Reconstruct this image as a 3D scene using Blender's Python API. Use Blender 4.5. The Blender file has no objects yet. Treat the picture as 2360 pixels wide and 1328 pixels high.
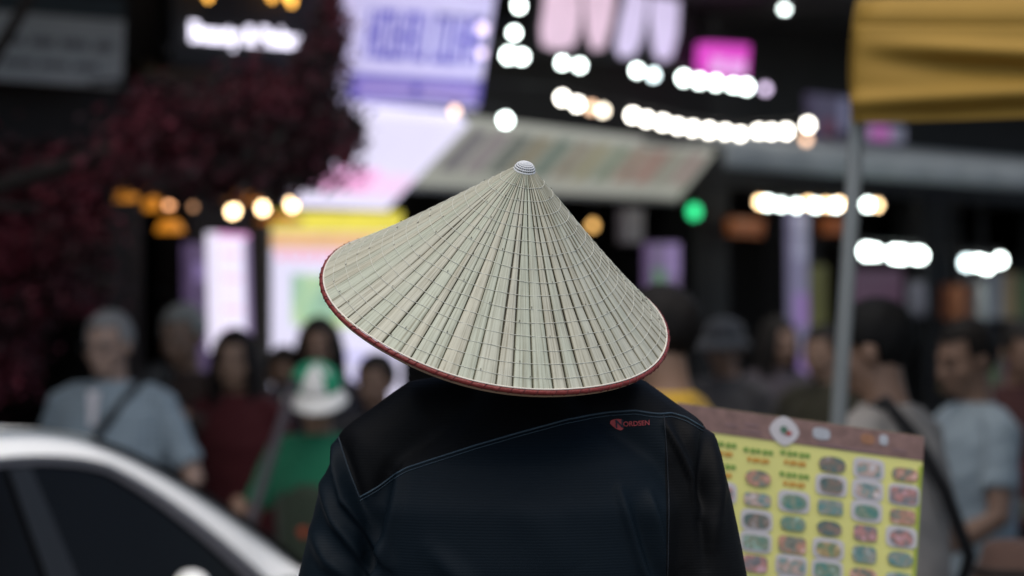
import bpy, bmesh, math, random
import numpy as np
from mathutils import Vector, Matrix, Euler
from mathutils.bvhtree import BVHTree
random.seed(7); np.random.seed(7)
S = bpy.context.scene
COL = S.collection
R = math.radians

# ------------------------------------------------------------------ camera
CAMZ = 1.58; PITCH = math.atan(36/5572.2); FPX = 2360*85/36
cd = bpy.data.cameras.new('camera'); cam = bpy.data.objects.new('camera', cd); COL.objects.link(cam)
cam.location = (0, 0, CAMZ); cam.rotation_euler = (math.pi/2+PITCH, 0, 0)
cd.lens = 85; cd.sensor_width = 36; cd.clip_start = 0.05; cd.clip_end = 600
cd.dof.use_dof = True; cd.dof.focus_distance = 2.86; cd.dof.aperture_fstop = 3.0
S.camera = cam
# ------------------------------------------------------------------ sky and sun (overcast dusk, exposed for the shade)
W = bpy.data.worlds.new('World'); S.world = W; W.use_nodes = True
wn = W.node_tree.nodes; wl = W.node_tree.links
bgn = wn['Background']; sky = wn.new('ShaderNodeTexSky'); sky.sky_type = 'NISHITA'; sky.sun_disc = False
SUN_EL, SUN_ROT = 70, 190
sky.sun_elevation = R(SUN_EL); sky.sun_rotation = R(SUN_ROT); sky.dust_density = 3.0; sky.air_density = 1.0
bgn.inputs['Strength'].default_value = 0.095
wl.new(sky.outputs[0], bgn.inputs[0])
sd = bpy.data.lights.new('sun', 'SUN'); sun = bpy.data.objects.new('sun', sd); COL.objects.link(sun)
sd.energy = 1.15; sd.angle = R(85); sd.color = (1.0, 0.92, 0.78)
# from behind the camera, a little from the left, high
sun.rotation_euler = (R(90-SUN_EL), 0, R(-10)); sun.location = (0, -5, 12)
VS = S.view_settings; VS.view_transform = 'Standard'; VS.look = 'None'; VS.exposure = 0.72; VS.gamma = 1.0; VS.use_curve_mapping = False
S.cycles.use_denoising = True
S.cycles.max_bounces = 6

# ------------------------------------------------------------------ helpers
def ray(px, py):
    x = (px-1180)/FPX; z = (664-py)/FPX
    c, s = math.cos(PITCH), math.sin(PITCH)
    return Vector((x, c - z*s, s + z*c))
def P(px, py, D):
    v = ray(px, py); return v*(D/v.y) + Vector((0, 0, CAMZ))
FD = Vector((0.656, 0.755, 0)).normalized()       # direction the terrace runs
FN = Vector((FD.y, -FD.x, 0))                     # out of the terrace, to the street
FO = P(0, 700, 10.0); FO.z = 0
def PF(px, py, off=0.0):                          # pixel -> point on the terrace plane, off metres in front of it
    v = ray(px, py); o = Vector((0, 0, CAMZ))
    t = ((FO - o).dot(FN) + off)/v.dot(FN)
    return o + v*t
def FW(u, z, off=0.0):
    p = FO + FD*u + FN*off; p.z = z; return p
def FU(p): return (Vector((p.x, p.y, 0)) - FO).dot(FD)

MATS = {}
def nd(m): return m.node_tree.nodes, m.node_tree.links
def pmat(name, col, rough=0.6, var=0.18, scale=14.0, bump=0.0, metal=0.0, sheen=0.0, spec=0.4, coat=0.0):
    if name in MATS: return MATS[name]
    m = bpy.data.materials.new(name); m.use_nodes = True; MATS[name] = m
    n, l = nd(m); b = n['Principled BSDF']
    b.inputs['Roughness'].default_value = rough; b.inputs['Metallic'].default_value = metal
    b.inputs['Specular IOR Level'].default_value = spec
    if sheen: b.inputs['Sheen Weight'].default_value = sheen
    if coat: b.inputs['Coat Weight'].default_value = coat; b.inputs['Coat Roughness'].default_value = 0.06
    tc = n.new('ShaderNodeTexCoord'); no = n.new('ShaderNodeTexNoise'); no.inputs['Scale'].default_value = scale; no.inputs['Detail'].default_value = 5
    l.new(tc.outputs['Object'], no.inputs['Vector'])
    mx = n.new('ShaderNodeMix'); mx.data_type = 'RGBA'
    mx.inputs[6].default_value = (*[c*(1-var) for c in col], 1); mx.inputs[7].default_value = (*[min(1, c*(1+var)) for c in col], 1)
    l.new(no.outputs['Fac'], mx.inputs[0]); l.new(mx.outputs[2], b.inputs['Base Color'])
    if bump:
        bp = n.new('ShaderNodeBump'); bp.inputs['Strength'].default_value = bump; bp.inputs['Distance'].default_value = 0.01
        l.new(no.outputs['Fac'], bp.inputs['Height']); l.new(bp.outputs[0], b.inputs['Normal'])
    return m
def emat(name, col, strength=1.0, var=0.0, scale=6.0):
    if name in MATS: return MATS[name]
    m = bpy.data.materials.new(name); m.use_nodes = True; MATS[name] = m
    n, l = nd(m); b = n['Principled BSDF']; b.inputs['Base Color'].default_value = (*[c*.4 for c in col], 1); b.inputs['Roughness'].default_value = .4
    b.inputs['Emission Strength'].default_value = strength*.62
    b.inputs['Emission Color'].default_value = (*col, 1)
    if var:
        tc = n.new('ShaderNodeTexCoord'); no = n.new('ShaderNodeTexNoise'); no.inputs['Scale'].default_value = scale
        l.new(tc.outputs['Object'], no.inputs['Vector'])
        mx = n.new('ShaderNodeMix'); mx.data_type = 'RGBA'
        mx.inputs[6].default_value = (*[c*(1-var) for c in col], 1); mx.inputs[7].default_value = (*[c*(1+var) for c in col], 1)
        l.new(no.outputs['Fac'], mx.inputs[0]); l.new(mx.outputs[2], b.inputs['Emission Color'])
    return m

def tag(o, label, cat, group=None):
    o['label'] = label; o['category'] = cat
    if group: o['group'] = group
    return o
def empty(name, loc=(0, 0, 0), rz=0.0):
    o = bpy.data.objects.new(name, None); COL.objects.link(o); o.location = loc; o.rotation_euler = (0, 0, rz); o.empty_display_size = .1
    o['_m'] = 1; del o['_m']
    return o
def link(name, me, mat, parent=None, smooth=False):
    o = bpy.data.objects.new(name, me); COL.objects.link(o)
    if mat is not None and len(me.materials) == 0: me.materials.append(mat)
    if smooth: me.polygons.foreach_set('use_smooth', [True]*len(me.polygons))
    if parent is not None: o.parent = parent
    return o
class MB:
    """collects shapes; build() links them as one mesh"""
    def __init__(s): s.v = []; s.f = []
    def add(s, vs, fs):
        o = len(s.v); s.v += [tuple(x) for x in vs]; s.f += [tuple(i+o for i in f) for f in fs]; return s
    def box(s, c, d, m=None):
        c = Vector(c); hx, hy, hz = d[0]/2, d[1]/2, d[2]/2
        vs = [Vector((x*hx, y*hy, z*hz)) for x in (-1, 1) for y in (-1, 1) for z in (-1, 1)]
        vs = [(m @ v if m else v)+c for v in vs]
        return s.add(vs, [(0, 1, 3, 2), (4, 6, 7, 5), (0, 4, 5, 1), (2, 3, 7, 6), (0, 2, 6, 4), (1, 5, 7, 3)])
    def slab(s, q, th, nrm=None):
        q = [Vector(p) for p in q]
        n = (nrm or (q[1]-q[0]).cross(q[3]-q[0])).normalized()
        vs = q+[p-n*th for p in q]
        return s.add(vs, [(0, 1, 2, 3), (7, 6, 5, 4), (0, 4, 5, 1), (1, 5, 6, 2), (2, 6, 7, 3), (3, 7, 4, 0)])
    def tube(s, pts, r, n=8, cap=True, closed=False, ry=None):
        pts = [Vector(p) for p in pts]; k = len(pts); vs = []; fs = []
        rr = r if isinstance(r, (list, tuple)) else [r]*k
        up = None
        for i, p in enumerate(pts):
            if closed: t = pts[(i+1) % k]-pts[i-1]
            else: t = pts[min(i+1, k-1)]-pts[max(i-1, 0)]
            t.normalize()
            if up is None:
                up = Vector((0, 0, 1)) if abs(t.z) < .9 else Vector((0, 1, 0))
            a = t.cross(up).normalized(); b = a.cross(t).normalized(); up = b
            for j in range(n):
                w = 2*math.pi*j/n; rb = rr[i] if ry is None else ry[i]
                vs.append(p+a*math.cos(w)*rr[i]+b*math.sin(w)*rb)
        for i in range(k if closed else k-1):
            for j in range(n):
                i2 = (i+1) % k
                fs.append((i*n+j, i*n+(j+1) % n, i2*n+(j+1) % n, i2*n+j))
        if cap and not closed:
            fs.append(tuple(range(n))[::-1]); fs.append(tuple((k-1)*n+j for j in range(n)))
        return s.add(vs, fs)
    def rings(s, rr, n=24, e=2.0):
        """closed loft of horizontal super-ellipses: (z, cx, cy, rx, ry)"""
        vs = []; fs = []
        for (z, cx, cy, rx, ry) in rr:
            for j in range(n):
                w = 2*math.pi*j/n; c, q = math.cos(w), math.sin(w)
                vs.append((cx+rx*math.copysign(abs(c)**(2/e), c), cy+ry*math.copysign(abs(q)**(2/e), q), z))
        for i in range(len(rr)-1):
            for j in range(n): fs.append((i*n+j, i*n+(j+1) % n, (i+1)*n+(j+1) % n, (i+1)*n+j))
        fs.append(tuple(range(n))[::-1]); fs.append(tuple((len(rr)-1)*n+j for j in range(n)))
        return s.add(vs, fs)
    def ell(s, c, r, m=None, nu=14, nv=9):
        vs = [Vector((0, 0, -1))]; fs = []
        for i in range(1, nv):
            a = -math.pi/2+math.pi*i/nv
            for j in range(nu):
                w = 2*math.pi*j/nu; vs.append(Vector((math.cos(a)*math.cos(w), math.cos(a)*math.sin(w), math.sin(a))))
        vs.append(Vector((0, 0, 1))); T = len(vs)-1
        for j in range(nu): fs.append((0, 1+(j+1) % nu, 1+j)); fs.append((T, 1+(nv-2)*nu+j, 1+(nv-2)*nu+(j+1) % nu))
        for i in range(nv-2):
            for j in range(nu): fs.append((1+i*nu+j, 1+i*nu+(j+1) % nu, 1+(i+1)*nu+(j+1) % nu, 1+(i+1)*nu+j))
        out = []
        for v in vs:
            q = Vector((v.x*r[0], v.y*r[1], v.z*r[2]))
            if m: q = m @ q
            out.append(q+Vector(c))
        return s.add(out, fs)
    def xf(s, m):
        s.v = [tuple(m @ Vector(v)) for v in s.v]; return s
    def mesh(s, name='m'):
        me = bpy.data.meshes.new(name); me.from_pydata(s.v, [], s.f); me.update(); return me
    def build(s, name, mat, parent=None, smooth=False):
        return link(name, s.mesh(name), mat, parent, smooth)
def evaluated(me, mods):
    o = bpy.data.objects.new('t', me); COL.objects.link(o)
    for t, kw in mods:
        m = o.modifiers.new('m', t)
        for k, v in kw.items(): setattr(m, k, v)
    dg = bpy.context.evaluated_depsgraph_get()
    r = bpy.data.meshes.new_from_object(o.evaluated_get(dg))
    bpy.data.objects.remove(o); return r
def remesh(mb, vox, it=6, fac=.5):
    return evaluated(mb.mesh(), [('REMESH', dict(mode='VOXEL', voxel_size=vox)), ('SMOOTH', dict(factor=fac, iterations=it))])
def mverts(me):
    a = np.empty(len(me.vertices)*3); me.vertices.foreach_get('co', a); return a.reshape(-1, 3)
def mset(me, a): me.vertices.foreach_set('co', a.ravel()); me.update()
def text_mesh(txt, size, extrude=.004, offset=0.0):
    c = bpy.data.curves.new('t', 'FONT'); c.body = txt; c.size = size; c.extrude = extrude; c.align_x = 'CENTER'; c.align_y = 'CENTER'; c.offset = offset
    o = bpy.data.objects.new('t', c); COL.objects.link(o)
    dg = bpy.context.evaluated_depsgraph_get(); me = bpy.data.meshes.new_from_object(o.evaluated_get(dg))
    bpy.data.objects.remove(o); return me
def lerpq(q, u, v):
    a = q[3].lerp(q[2], u); b = q[0].lerp(q[1], u); return a.lerp(b, v)      # q = tl tr br bl, v up
def subq(q, u0, u1, v0, v1, proud=.004):
    n = (q[2]-q[3]).cross(q[0]-q[3]).normalized()
    return [lerpq(q, u0, v1)+n*proud, lerpq(q, u1, v1)+n*proud, lerpq(q, u1, v0)+n*proud, lerpq(q, u0, v0)+n*proud]
def qn(q): return (q[2]-q[3]).cross(q[0]-q[3]).normalized()
def panel(name, q, th, mat, parent):
    return MB().slab(q, th, qn(q)).build(name, mat, parent)
def structure(o): o['kind'] = 'structure'; return o

# ------------------------------------------------------------------ ground
GZ = -0.12
road_m = pmat('asphalt', (.045, .044, .043), .75, .35, 9, .4)
pave_m = pmat('paving stone', (.16, .155, .15), .8, .25, 7, .3)
structure(MB().add([(-150, -150, GZ), (150, -150, GZ), (150, 200, GZ), (-150, 200, GZ)], [(0, 1, 2, 3)]).build('road', road_m))
kd = FD
pv = MB()
base = Vector((-.75, 1.2, 0))
pav = empty('pavement'); structure(pav)
bs = [base-kd*9, base+kd*3.4, base+kd*3.4+FN*9, base-kd*9+FN*9]
MB().slab([Vector((b.x, b.y, -.004)) for b in bs], .14, Vector((0, 0, 1))).build('bed', pave_m, pav)
# kerb stones along the near pavement and its paving slabs
ks = MB().box((0, 0, 0), (.96, .14, .14), None).mesh('kerb_stone'); ks.materials.append(pmat('kerb granite', (.22, .215, .2), .8, .2, 20, .2))
ang = math.atan2(kd.y, kd.x)
for i in range(12):
    o = link('kerb_stone', ks, None, pav); p = base-kd*8.4+kd*i - FN*.075; o.location = (p.x, p.y, -.052); o.rotation_euler = (0, 0, ang)
sl = MB().box((0, 0, 0), (.485, .485, .03)).mesh('paving_slab'); sl.materials.append(pave_m)
for i in range(14):
    for j in range(6):
        o = link('paving_slab', sl, None, pav); p = base-kd*3.4+kd*(i+.5)*.5+FN*(j+.5)*.5
        o.location = (p.x, p.y, -.0145 + random.uniform(-.001, .001)); o.rotation_euler = (0, 0, ang)

# ------------------------------------------------------------------ terrace of shops
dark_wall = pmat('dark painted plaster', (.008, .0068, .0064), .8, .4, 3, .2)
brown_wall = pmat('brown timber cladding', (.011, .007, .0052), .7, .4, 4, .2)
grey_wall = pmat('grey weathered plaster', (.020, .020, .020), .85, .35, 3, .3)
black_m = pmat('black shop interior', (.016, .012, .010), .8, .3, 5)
frame_m = pmat('dark window frame', (.02, .02, .022), .5, .2, 10)
glass_m = pmat('dark window glass', (.006, .007, .009), .08, .1, 4, spec=.3)
def building(label, u0, u1, hgt, wall, opens, up=(3.6, 5.0), depth=5.0, name='shop_house'):
    b = empty(name, FW((u0+u1)/2, GZ)); tag(b, label, 'building'); inv = Matrix.Translation(-b.location)
    def part(nm, q, th, m, par=b):
        q = [Vector(p)-b.location for p in q]
        return MB().slab(q, th, FN).build(nm, m, par)
    zt = 2.25
    gap = .003
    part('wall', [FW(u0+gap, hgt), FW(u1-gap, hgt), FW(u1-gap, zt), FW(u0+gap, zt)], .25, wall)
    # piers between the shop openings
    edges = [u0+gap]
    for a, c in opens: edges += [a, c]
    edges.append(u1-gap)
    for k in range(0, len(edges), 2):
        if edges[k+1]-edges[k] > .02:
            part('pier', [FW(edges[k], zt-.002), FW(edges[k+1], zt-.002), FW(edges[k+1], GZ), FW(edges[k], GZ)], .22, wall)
    for a, c in opens:
        part('interior_wall', [FW(a-.3, zt, -1.6), FW(c+.3, zt, -1.6), FW(c+.3, GZ, -1.6), FW(a-.3, GZ, -1.6)], .1, black_m)
        MB().slab([Vector(p)-b.location for p in (FW(a-.3, zt-.01, -.26), FW(c+.3, zt-.01, -.26), FW(c+.3, zt-.01, -1.58), FW(a-.3, zt-.01, -1.58))], -.06, Vector((0, 0, 1))).build('ceiling', black_m, b)
    # upper windows
    nwin = max(1, int((u1-u0)/1.3))
    for k in range(nwin):
        c = u0+(u1-u0)*(k+.5)/nwin
        w = part('window', [FW(c-.38, up[1], .03), FW(c+.38, up[1], .03), FW(c+.38, up[0], .03), FW(c-.38, up[0], .03)], .05, frame_m)
        for s in (-1, 1):
            part('pane', [FW(c+s*.18-.16, up[1]-.05, .034), FW(c+s*.18+.16, up[1]-.05, .034), FW(c+s*.18+.16, up[0]+.05, .034), FW(c+s*.18-.16, up[0]+.05, .034)], .003, glass_m, w)
    # unseen balconies added above the view to keep skylight off the shopfronts
    zb_ = 3.32
    MB().slab([p-b.location for p in (FW(u0+.05, zb_, .01), FW(u1-.05, zb_, .01), FW(u1-.05, zb_, 1.15), FW(u0+.05, zb_, 1.15))], .12, Vector((0, 0, 1))).build('added_shade_balcony', wall, b)
    nb_ = max(3, int((u1-u0)/.22))
    for k in range(nb_+1):
        a = FW(u0+.08+(u1-u0-.16)*k/nb_, zb_, 1.12)-b.location; MB().tube([a, a+Vector((0, 0, .9))], .009, 5).build('added_baluster', frame_m, b)
    MB().tube([FW(u0+.06, zb_+.92, 1.12)-b.location, FW(u1-.06, zb_+.92, 1.12)-b.location], .02, 6).build('added_handrail', frame_m, b)
    # flank, rear and roof
    for uu in (u0+.02, u1-.02):
        q = [FW(uu, hgt, -.26), FW(uu, hgt, -depth), FW(uu, GZ, -depth), FW(uu, GZ, -.26)]
        MB().slab([p-b.location for p in q], .01, FD).build('side_wall', wall, b)
    part('rear_wall', [FW(u0+.04, hgt, -depth), FW(u1-.04, hgt, -depth), FW(u1-.04, GZ, -depth), FW(u0+.04, GZ, -depth)], .1, wall)
    MB().slab([p-b.location for p in (FW(u0+.01, hgt+.12, .15), FW(u1-.01, hgt+.12, .15), FW(u1-.01, hgt+.12, -depth-.1), FW(u0+.01, hgt+.12, -depth-.1))], .115, Vector((0, 0, 1))).build('roof', grey_wall, b)
    return b
def U(px, off=0.0): return FU(PF(px, 700, off))
uA, uB, uC, uD, uE = U(300), U(600), U(905), U(1640), U(2900)
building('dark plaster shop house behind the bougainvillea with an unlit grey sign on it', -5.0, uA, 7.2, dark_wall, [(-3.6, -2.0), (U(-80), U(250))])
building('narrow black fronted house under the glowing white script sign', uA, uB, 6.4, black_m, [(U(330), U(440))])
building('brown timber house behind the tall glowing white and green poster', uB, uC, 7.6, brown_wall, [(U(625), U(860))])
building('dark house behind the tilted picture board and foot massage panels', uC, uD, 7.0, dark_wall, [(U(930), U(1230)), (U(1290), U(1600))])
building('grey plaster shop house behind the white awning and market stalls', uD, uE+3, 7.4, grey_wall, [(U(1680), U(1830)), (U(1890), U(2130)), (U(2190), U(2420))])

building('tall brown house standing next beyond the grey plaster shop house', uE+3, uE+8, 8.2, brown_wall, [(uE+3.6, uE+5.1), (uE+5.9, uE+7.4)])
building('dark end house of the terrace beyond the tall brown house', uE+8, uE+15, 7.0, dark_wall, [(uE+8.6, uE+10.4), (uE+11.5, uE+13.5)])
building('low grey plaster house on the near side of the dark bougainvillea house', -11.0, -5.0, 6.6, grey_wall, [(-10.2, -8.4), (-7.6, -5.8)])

# ------------------------------------------------------------------ signs on the terrace
def signroot(name, q, label, cat, group=None):
    c = (q[0]+q[1]+q[2]+q[3])/4; o = empty(name, (0, 0, 0)); tag(o, label, cat, group); return o
def brackets(root, q, n=2, depth=None, mat=None):
    # steel arms from the sign back to the wall
    for k in range(n):
        u = (k+.5)/n
        a = lerpq(q, u, .5); d = (a-FO).dot(FN)
        b = a-FN*(d-.0)
        MB().tube([a-FN*.03, b], .012, 6).build('bracket', frame_m, root)
grey_sign = pmat('weathered grey sign board', (.40, .40, .39), .7, .2, 4)
ink_grey = pmat('faded dark lettering', (.16, .16, .16), .7, .2, 8)
# unlit grey sign, top left
q = [PF(-160, 12, .22), PF(288, 48, .22), PF(281, 203, .22), PF(-160, 172, .22)]
sg = signroot('shop_sign', q, 'unlit light grey sign board with two rows of faded lettering', 'sign')
panel('board', q, .06, grey_sign, sg)
for v0, v1, words in ((.52, .66, [.34, .46, .50, .62, .66, .80, .84, .94]), (.22, .32, [.36, .52, .55, .7, .73, .86])):
    for k in range(0, len(words), 2): panel('lettering', subq(q, words[k], words[k+1], v0, v1, .004), .004, ink_grey, sg)
panel('frame_cap', [PF(-160, -40, .24), PF(288, -2, .24), PF(288, 44, .24), PF(-160, 8, .24)], .09, pmat('dark teal fascia', (.012, .022, .026), .6), sg)
brackets(sg, q)
# glowing script sign
q = [PF(395, -60, .25), PF(735, -20, .25), PF(735, 172, .25), PF(395, 150, .25)]
sg = signroot('lit_sign', q, 'black sign board with glowing white words under small amber lamps', 'sign')
panel('board', q, .08, pmat('matte black sign board', (.006, .006, .006), .7), sg)
white_led = emat('white led letters', (.86, .82, 1.0), 2.7)
c = PF(566, 84, .262); tl = (PF(690, 98, .262)-PF(440, 80, .262)); ux = tl.normalized(); uz = Vector((0, 0, 1)); un = ux.cross(uz).normalized()
if un.dot(FN) < 0: un = -un
tm = text_mesh('Beauty & Relax', .118, .004, .0016)
xs = mverts(tm); wdt = xs[:, 0].max()-xs[:, 0].min(); k = tl.length/wdt
ux2 = (tl*(1/wdt))
M = Matrix(((ux2.x, uz.x, un.x, c.x), (ux2.y, uz.y, un.y, c.y), (ux2.z, uz.z, un.z, c.z), (0, 0, 0, 1)))
tm.transform(M); link('lettering', tm, white_led, sg)
amber_l = emat('amber lamp', (1.0, .48, .08), 5.0)
for (px, py, r) in ((480, -8, .012), (627, -8, .012), (672, 2, .014), (664, -14, .014)):
    MB().ell(PF(px, py, .30), (r, r, r*1.6)).build('lamp', amber_l, sg, True)
brackets(sg, q)
# dim amber plate below it
q = [PF(330, 140, .12), PF(500, 150, .12), PF(500, 190, .12), PF(330, 183, .12)]
sg = signroot('name_plate', q, 'small dim brown and amber name plate under the glowing script sign', 'sign')
panel('plate', q, .115, pmat('brown amber plate', (.035, .022, .008), .5), sg)
panel('rule', subq(q, .06, .94, .35, .6), .005, pmat('amber strip', (.09, .055, .015), .5), sg)
# purple light box
lil = emat('lilac light box', (.60, .55, .86), .92, .10, 3)
blu = emat('blue print on light box', (.055, .045, .50), .8, .25, 8)
q = [PF(836, -90, .62), PF(1152, -70, .62), PF(1100, 252, .5), PF(798, 236, .5)]
sg = signroot('light_box_sign', q, 'large glowing lilac light box with tall blue lettering', 'sign')
panel('box', q, .10, lil, sg)
random.seed(3)
u = .09
for k in range(9):
    w = random.uniform(.072, .084); t_ = .020
    if k == 5: u += .03
    v0 = .32-.02*u; v1 = .67-.01*u
    for (a, b2, c2, d2) in ((u, u+t_, v0, v1), (u+w-t_, u+w, v0, v1)): panel('lettering', subq(q, a, b2, c2, d2, .004), .004, blu, sg)
    for vv in random.sample(([v0, v0+.05], [(v0+v1)/2-.02, (v0+v1)/2+.02], [v1-.05, v1]), random.choice((1, 2))): panel('lettering', subq(q, u+t_+.0005, u+w-t_-.0005, vv[0], vv[1], .004), .004, blu, sg)
    u += w+.014
panel('band', subq(q, 0.0, 1.0, .03, .21, .005), .005, emat('deep blue band', (.14, .11, .52), .8, .15, 5), sg)
for a, b2 in ((.06, .46), (.52, .95)): panel('lettering', subq(q, a, b2, .08, .15, .010), .004, emat('lilac print', (.42, .32, .72), .8), sg)
brackets(sg, q)
# tilted white-lilac light box under it
q = [PF(800, 262, .5), PF(1075, 288, .5), PF(885, 484, .12), PF(690, 478, .12)]
q = [PF(775, 258, .52), PF(1078, 288, .52), PF(892, 484, .12), PF(668, 476, .12)]
sg = signroot('light_box_sign', q, 'glowing white and pink light box leaning out over the poster', 'sign')
panel('box', q, .08, emat('white lilac light box', (.78, .74, .95), 1.0, .06, 3), sg)
pk = emat('pink print on light box', (.95, .45, .78), .95, .2, 9)
panel('print', subq(q, .0, .62, .18, .44, .004), .004, pk, sg)
for k in range(5): panel('print', subq(q, .64+k*.07, .68+k*.07, .16, .40, .004), .004, emat('pale pink print', (.92, .60, .86), .95), sg)
brackets(sg, q)
# tilted picture board; board and pictures glow in place of bulb light on them
q = [PF(1088, 286, .5), PF(1648, 352, .5), PF(1560, 462, .14), PF(948, 432, .14)]
sg = signroot('picture_board', q, 'tilted cream board with a row of faded slanting pictures', 'sign')
panel('board', q, .05, emat('cream board with added glow', (.37, .375, .33), .80, .12, 5), sg)
random.seed(11)
cols = [(.26, .24, .27), (.38, .33, .35), (.20, .22, .20), (.33, .29, .20), (.18, .24, .20), (.36, .32, .25), (.38, .35, .22), (.28, .33, .24), (.40, .28, .22), (.42, .24, .20), (.36, .34, .28), (.40, .28, .26)]
for k in range(12):
    a = .03+k*.0805
    panel('picture', subq(q, a, a+.048+.012*random.random(), .30, .93, .004), .004, emat('faded picture %d' % k, tuple(c*.72 for c in cols[k]), .72, .5, 16), sg)
MB().tube([q[3]+Vector((0, 0, .0)), q[2]], .02, 6).build('bottom_rail', pmat('grey steel rail', (.3, .3, .3), .5), sg)
brackets(sg, q, 3)
# foot massage panels: glowing pink feet on black
q = [PF(1222, -170, .35), PF(1600, -140, .35), PF(1596, 158, .35), PF(1222, 122, .35)]
sg = signroot('lit_sign', q, 'black panel with four glowing pale pink foot shapes', 'sign')
panel('board', q, .06, MATS['matte black sign board'], sg)
feet_m = emat('pink lit foot print', (.86, .62, .78), .85, .22, 7); lilf = emat('lilac lit foot print', (.74, .64, .92), .85, .2, 7)
def foot(pts, mat):
    w = [PF(x, y, .362) for x, y in pts]; b = [p-FN*.008 for p in w]; n = len(w)
    m = MB().add(w+b, [tuple(range(n))[::-1], tuple(range(n, 2*n))]+[(i, (i+1) % n, n+(i+1) % n, n+i) for i in range(n)])
    return m.build('foot_print', mat, sg)
foot([(1262, -60), (1330, -70), (1340, 20), (1335, 70), (1322, 108), (1285, 116), (1252, 105), (1248, 70), (1254, 20)], feet_m)
foot([(1345, -60), (1412, -70), (1418, 0), (1408, 60), (1392, 112), (1368, 116), (1355, 80), (1350, 20)], feet_m)
foot([(1450, -60), (1495, -60), (1492, 20), (1480, 90), (1462, 128), (1432, 132), (1420, 110), (1428, 60), (1440, 10)], lilf)
foot([(1505, -60), (1562, -50), (1566, 20), (1562, 80), (1548, 132), (1525, 142), (1508, 120), (1500, 40)], lilf)
brackets(sg, q)
# magenta box
q = [PF(1634, 98, .5), PF(1728, 104, .5), PF(1722, 186, .5), PF(1628, 180, .5)]
sg = signroot('light_box_sign', q, 'small glowing magenta box sign above the row of white bulbs', 'sign')
panel('box', q, .08, emat('magenta light box', (.80, .07, .62), .85, .1, 5), sg)
panel('print', subq(q, .08, .42, .10, .58), .004, emat('pale magenta print', (.86, .42, .86), .9), sg)
panel('print', subq(q, .50, .92, .06, .54), .004, MATS['pale magenta print'], sg)
brackets(sg, q, 1)
# standing poster box
q = [PF(628, 488, .14), PF(905, 488, .14), PF(905, 918, .14), PF(628, 918, .14)]
q = [PF(618, 488, .14), PF(925, 488, .14), PF(925, 930, .14), PF(618, 905, .14)]
sg = signroot('poster_box', q, 'tall glowing poster with yellow top, red print and green landscape picture', 'poster')
panel('box', q, .12, emat('white lit poster', (.80, .76, .95), .9, .05, 3), sg)
panel('band', subq(q, .0, 1, .89, 1.0), .004, emat('yellow lit band', (.70, .60, .07), 1.1, .25, 7), sg)
panel('band', subq(q, .0, 1, .80, .885), .004, emat('peach lit band', (.86, .50, .24), .85, .1, 7), sg)
for k in range(9): panel('lettering', subq(q, .06+k*.10, .13+k*.10, .735, .79), .004, emat('pink lit print', (.92, .45, .58), .9), sg)
pic = bpy.data.materials.new('green landscape picture'); pic.use_nodes = True
n, l = nd(pic); b = n['Principled BSDF']; tc = n.new('ShaderNodeTexCoord'); no = n.new('ShaderNodeTexNoise'); no.inputs['Scale'].default_value = 3.2; no.inputs['Detail'].default_value = 2; no.inputs['Distortion'].default_value = .6
cr = n.new('ShaderNodeValToRGB'); cr.color_ramp.elements[0].position = .36; cr.color_ramp.elements[0].color = (.04, .17, .07, 1); cr.color_ramp.elements[1].position = .66; cr.color_ramp.elements[1].color = (.40, .52, .12, 1)
e = cr.color_ramp.elements.new(.5); e.color = (.13, .34, .11, 1)
l.new(tc.outputs['Object'], no.inputs['Vector']); l.new(no.outputs['Fac'], cr.inputs['Fac']); l.new(cr.outputs[0], b.inputs['Emission Color']); b.inputs['Emission Strength'].default_value = .62
panel('picture', subq(q, .165, .97, .38, .66), .004, pic, sg)
panel('print', subq(q, .62, .93, .10, .17), .004, emat('faint blue print', (.55, .52, .88), .9), sg)
panel('print', subq(q, .55, .93, .21, .25), .004, MATS['faint blue print'], sg)
for a in (.004, .996):
    p0, p1 = lerpq(q, a, 0), lerpq(q, a, 1); p0 = Vector((p0.x, p0.y, GZ)); MB().tube([p0-FN*.06, p1-FN*.06], .02, 8).build('post', frame_m, sg)
# vertical box signs beside it
q = [PF(500, 535, .5), PF(572, 540, .5), PF(580, 812, .5), PF(506, 812, .5)]
sg = signroot('vertical_sign', q, 'narrow upright glowing white sign with pink characters', 'sign')
panel('box', q, .07, emat('white pink upright sign', (.86, .80, .98), 1.0, .04, 5), sg)
panel('cap', subq(q, .0, 1, .955, 1.0), .004, emat('magenta edge print', (.85, .40, .75), .9), sg)
for v in (.36, .62, .82): panel('lettering', subq(q, .12, .72, v-.006, v+.008), .004, emat('red pink characters', (.85, .25, .42), .9), sg)
for v in (.2, .5): panel('lettering', subq(q, .1, .6, v, v+.008), .004, MATS['pale pink print'], sg)
panel('side_strip', subq(q, .84, 1.0, .1, .96), .005, emat('grey violet strip', (.34, .26, .46), .7), sg)
brackets(sg, q, 1)
MB().tube([PF(540, 812, .46), Vector((PF(540, 812, .46).x, PF(540, 812, .46).y, GZ))], .02, 8).build('post', frame_m, sg)
q = [PF(440, 560, .3), PF(492, 562, .3), PF(497, 885, .3), PF(444, 885, .3)]
sg = signroot('vertical_sign', q, 'dim violet upright sign beside the glowing white and pink one', 'sign')
panel('box', q, .06, emat('dim violet upright sign', (.09, .06, .13), .7, .5, 5), sg)
for v in (.28, .74): panel('print', subq(q, .1, .9, v, v+.12), .004, emat('violet print', (.17, .12, .27), .75), sg)
brackets(sg, q, 1)
MB().tube([PF(468, 880, .27), Vector((PF(468, 880, .27).x, PF(468, 880, .27).y, GZ))], .018, 8).build('post', frame_m, sg)
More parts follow.
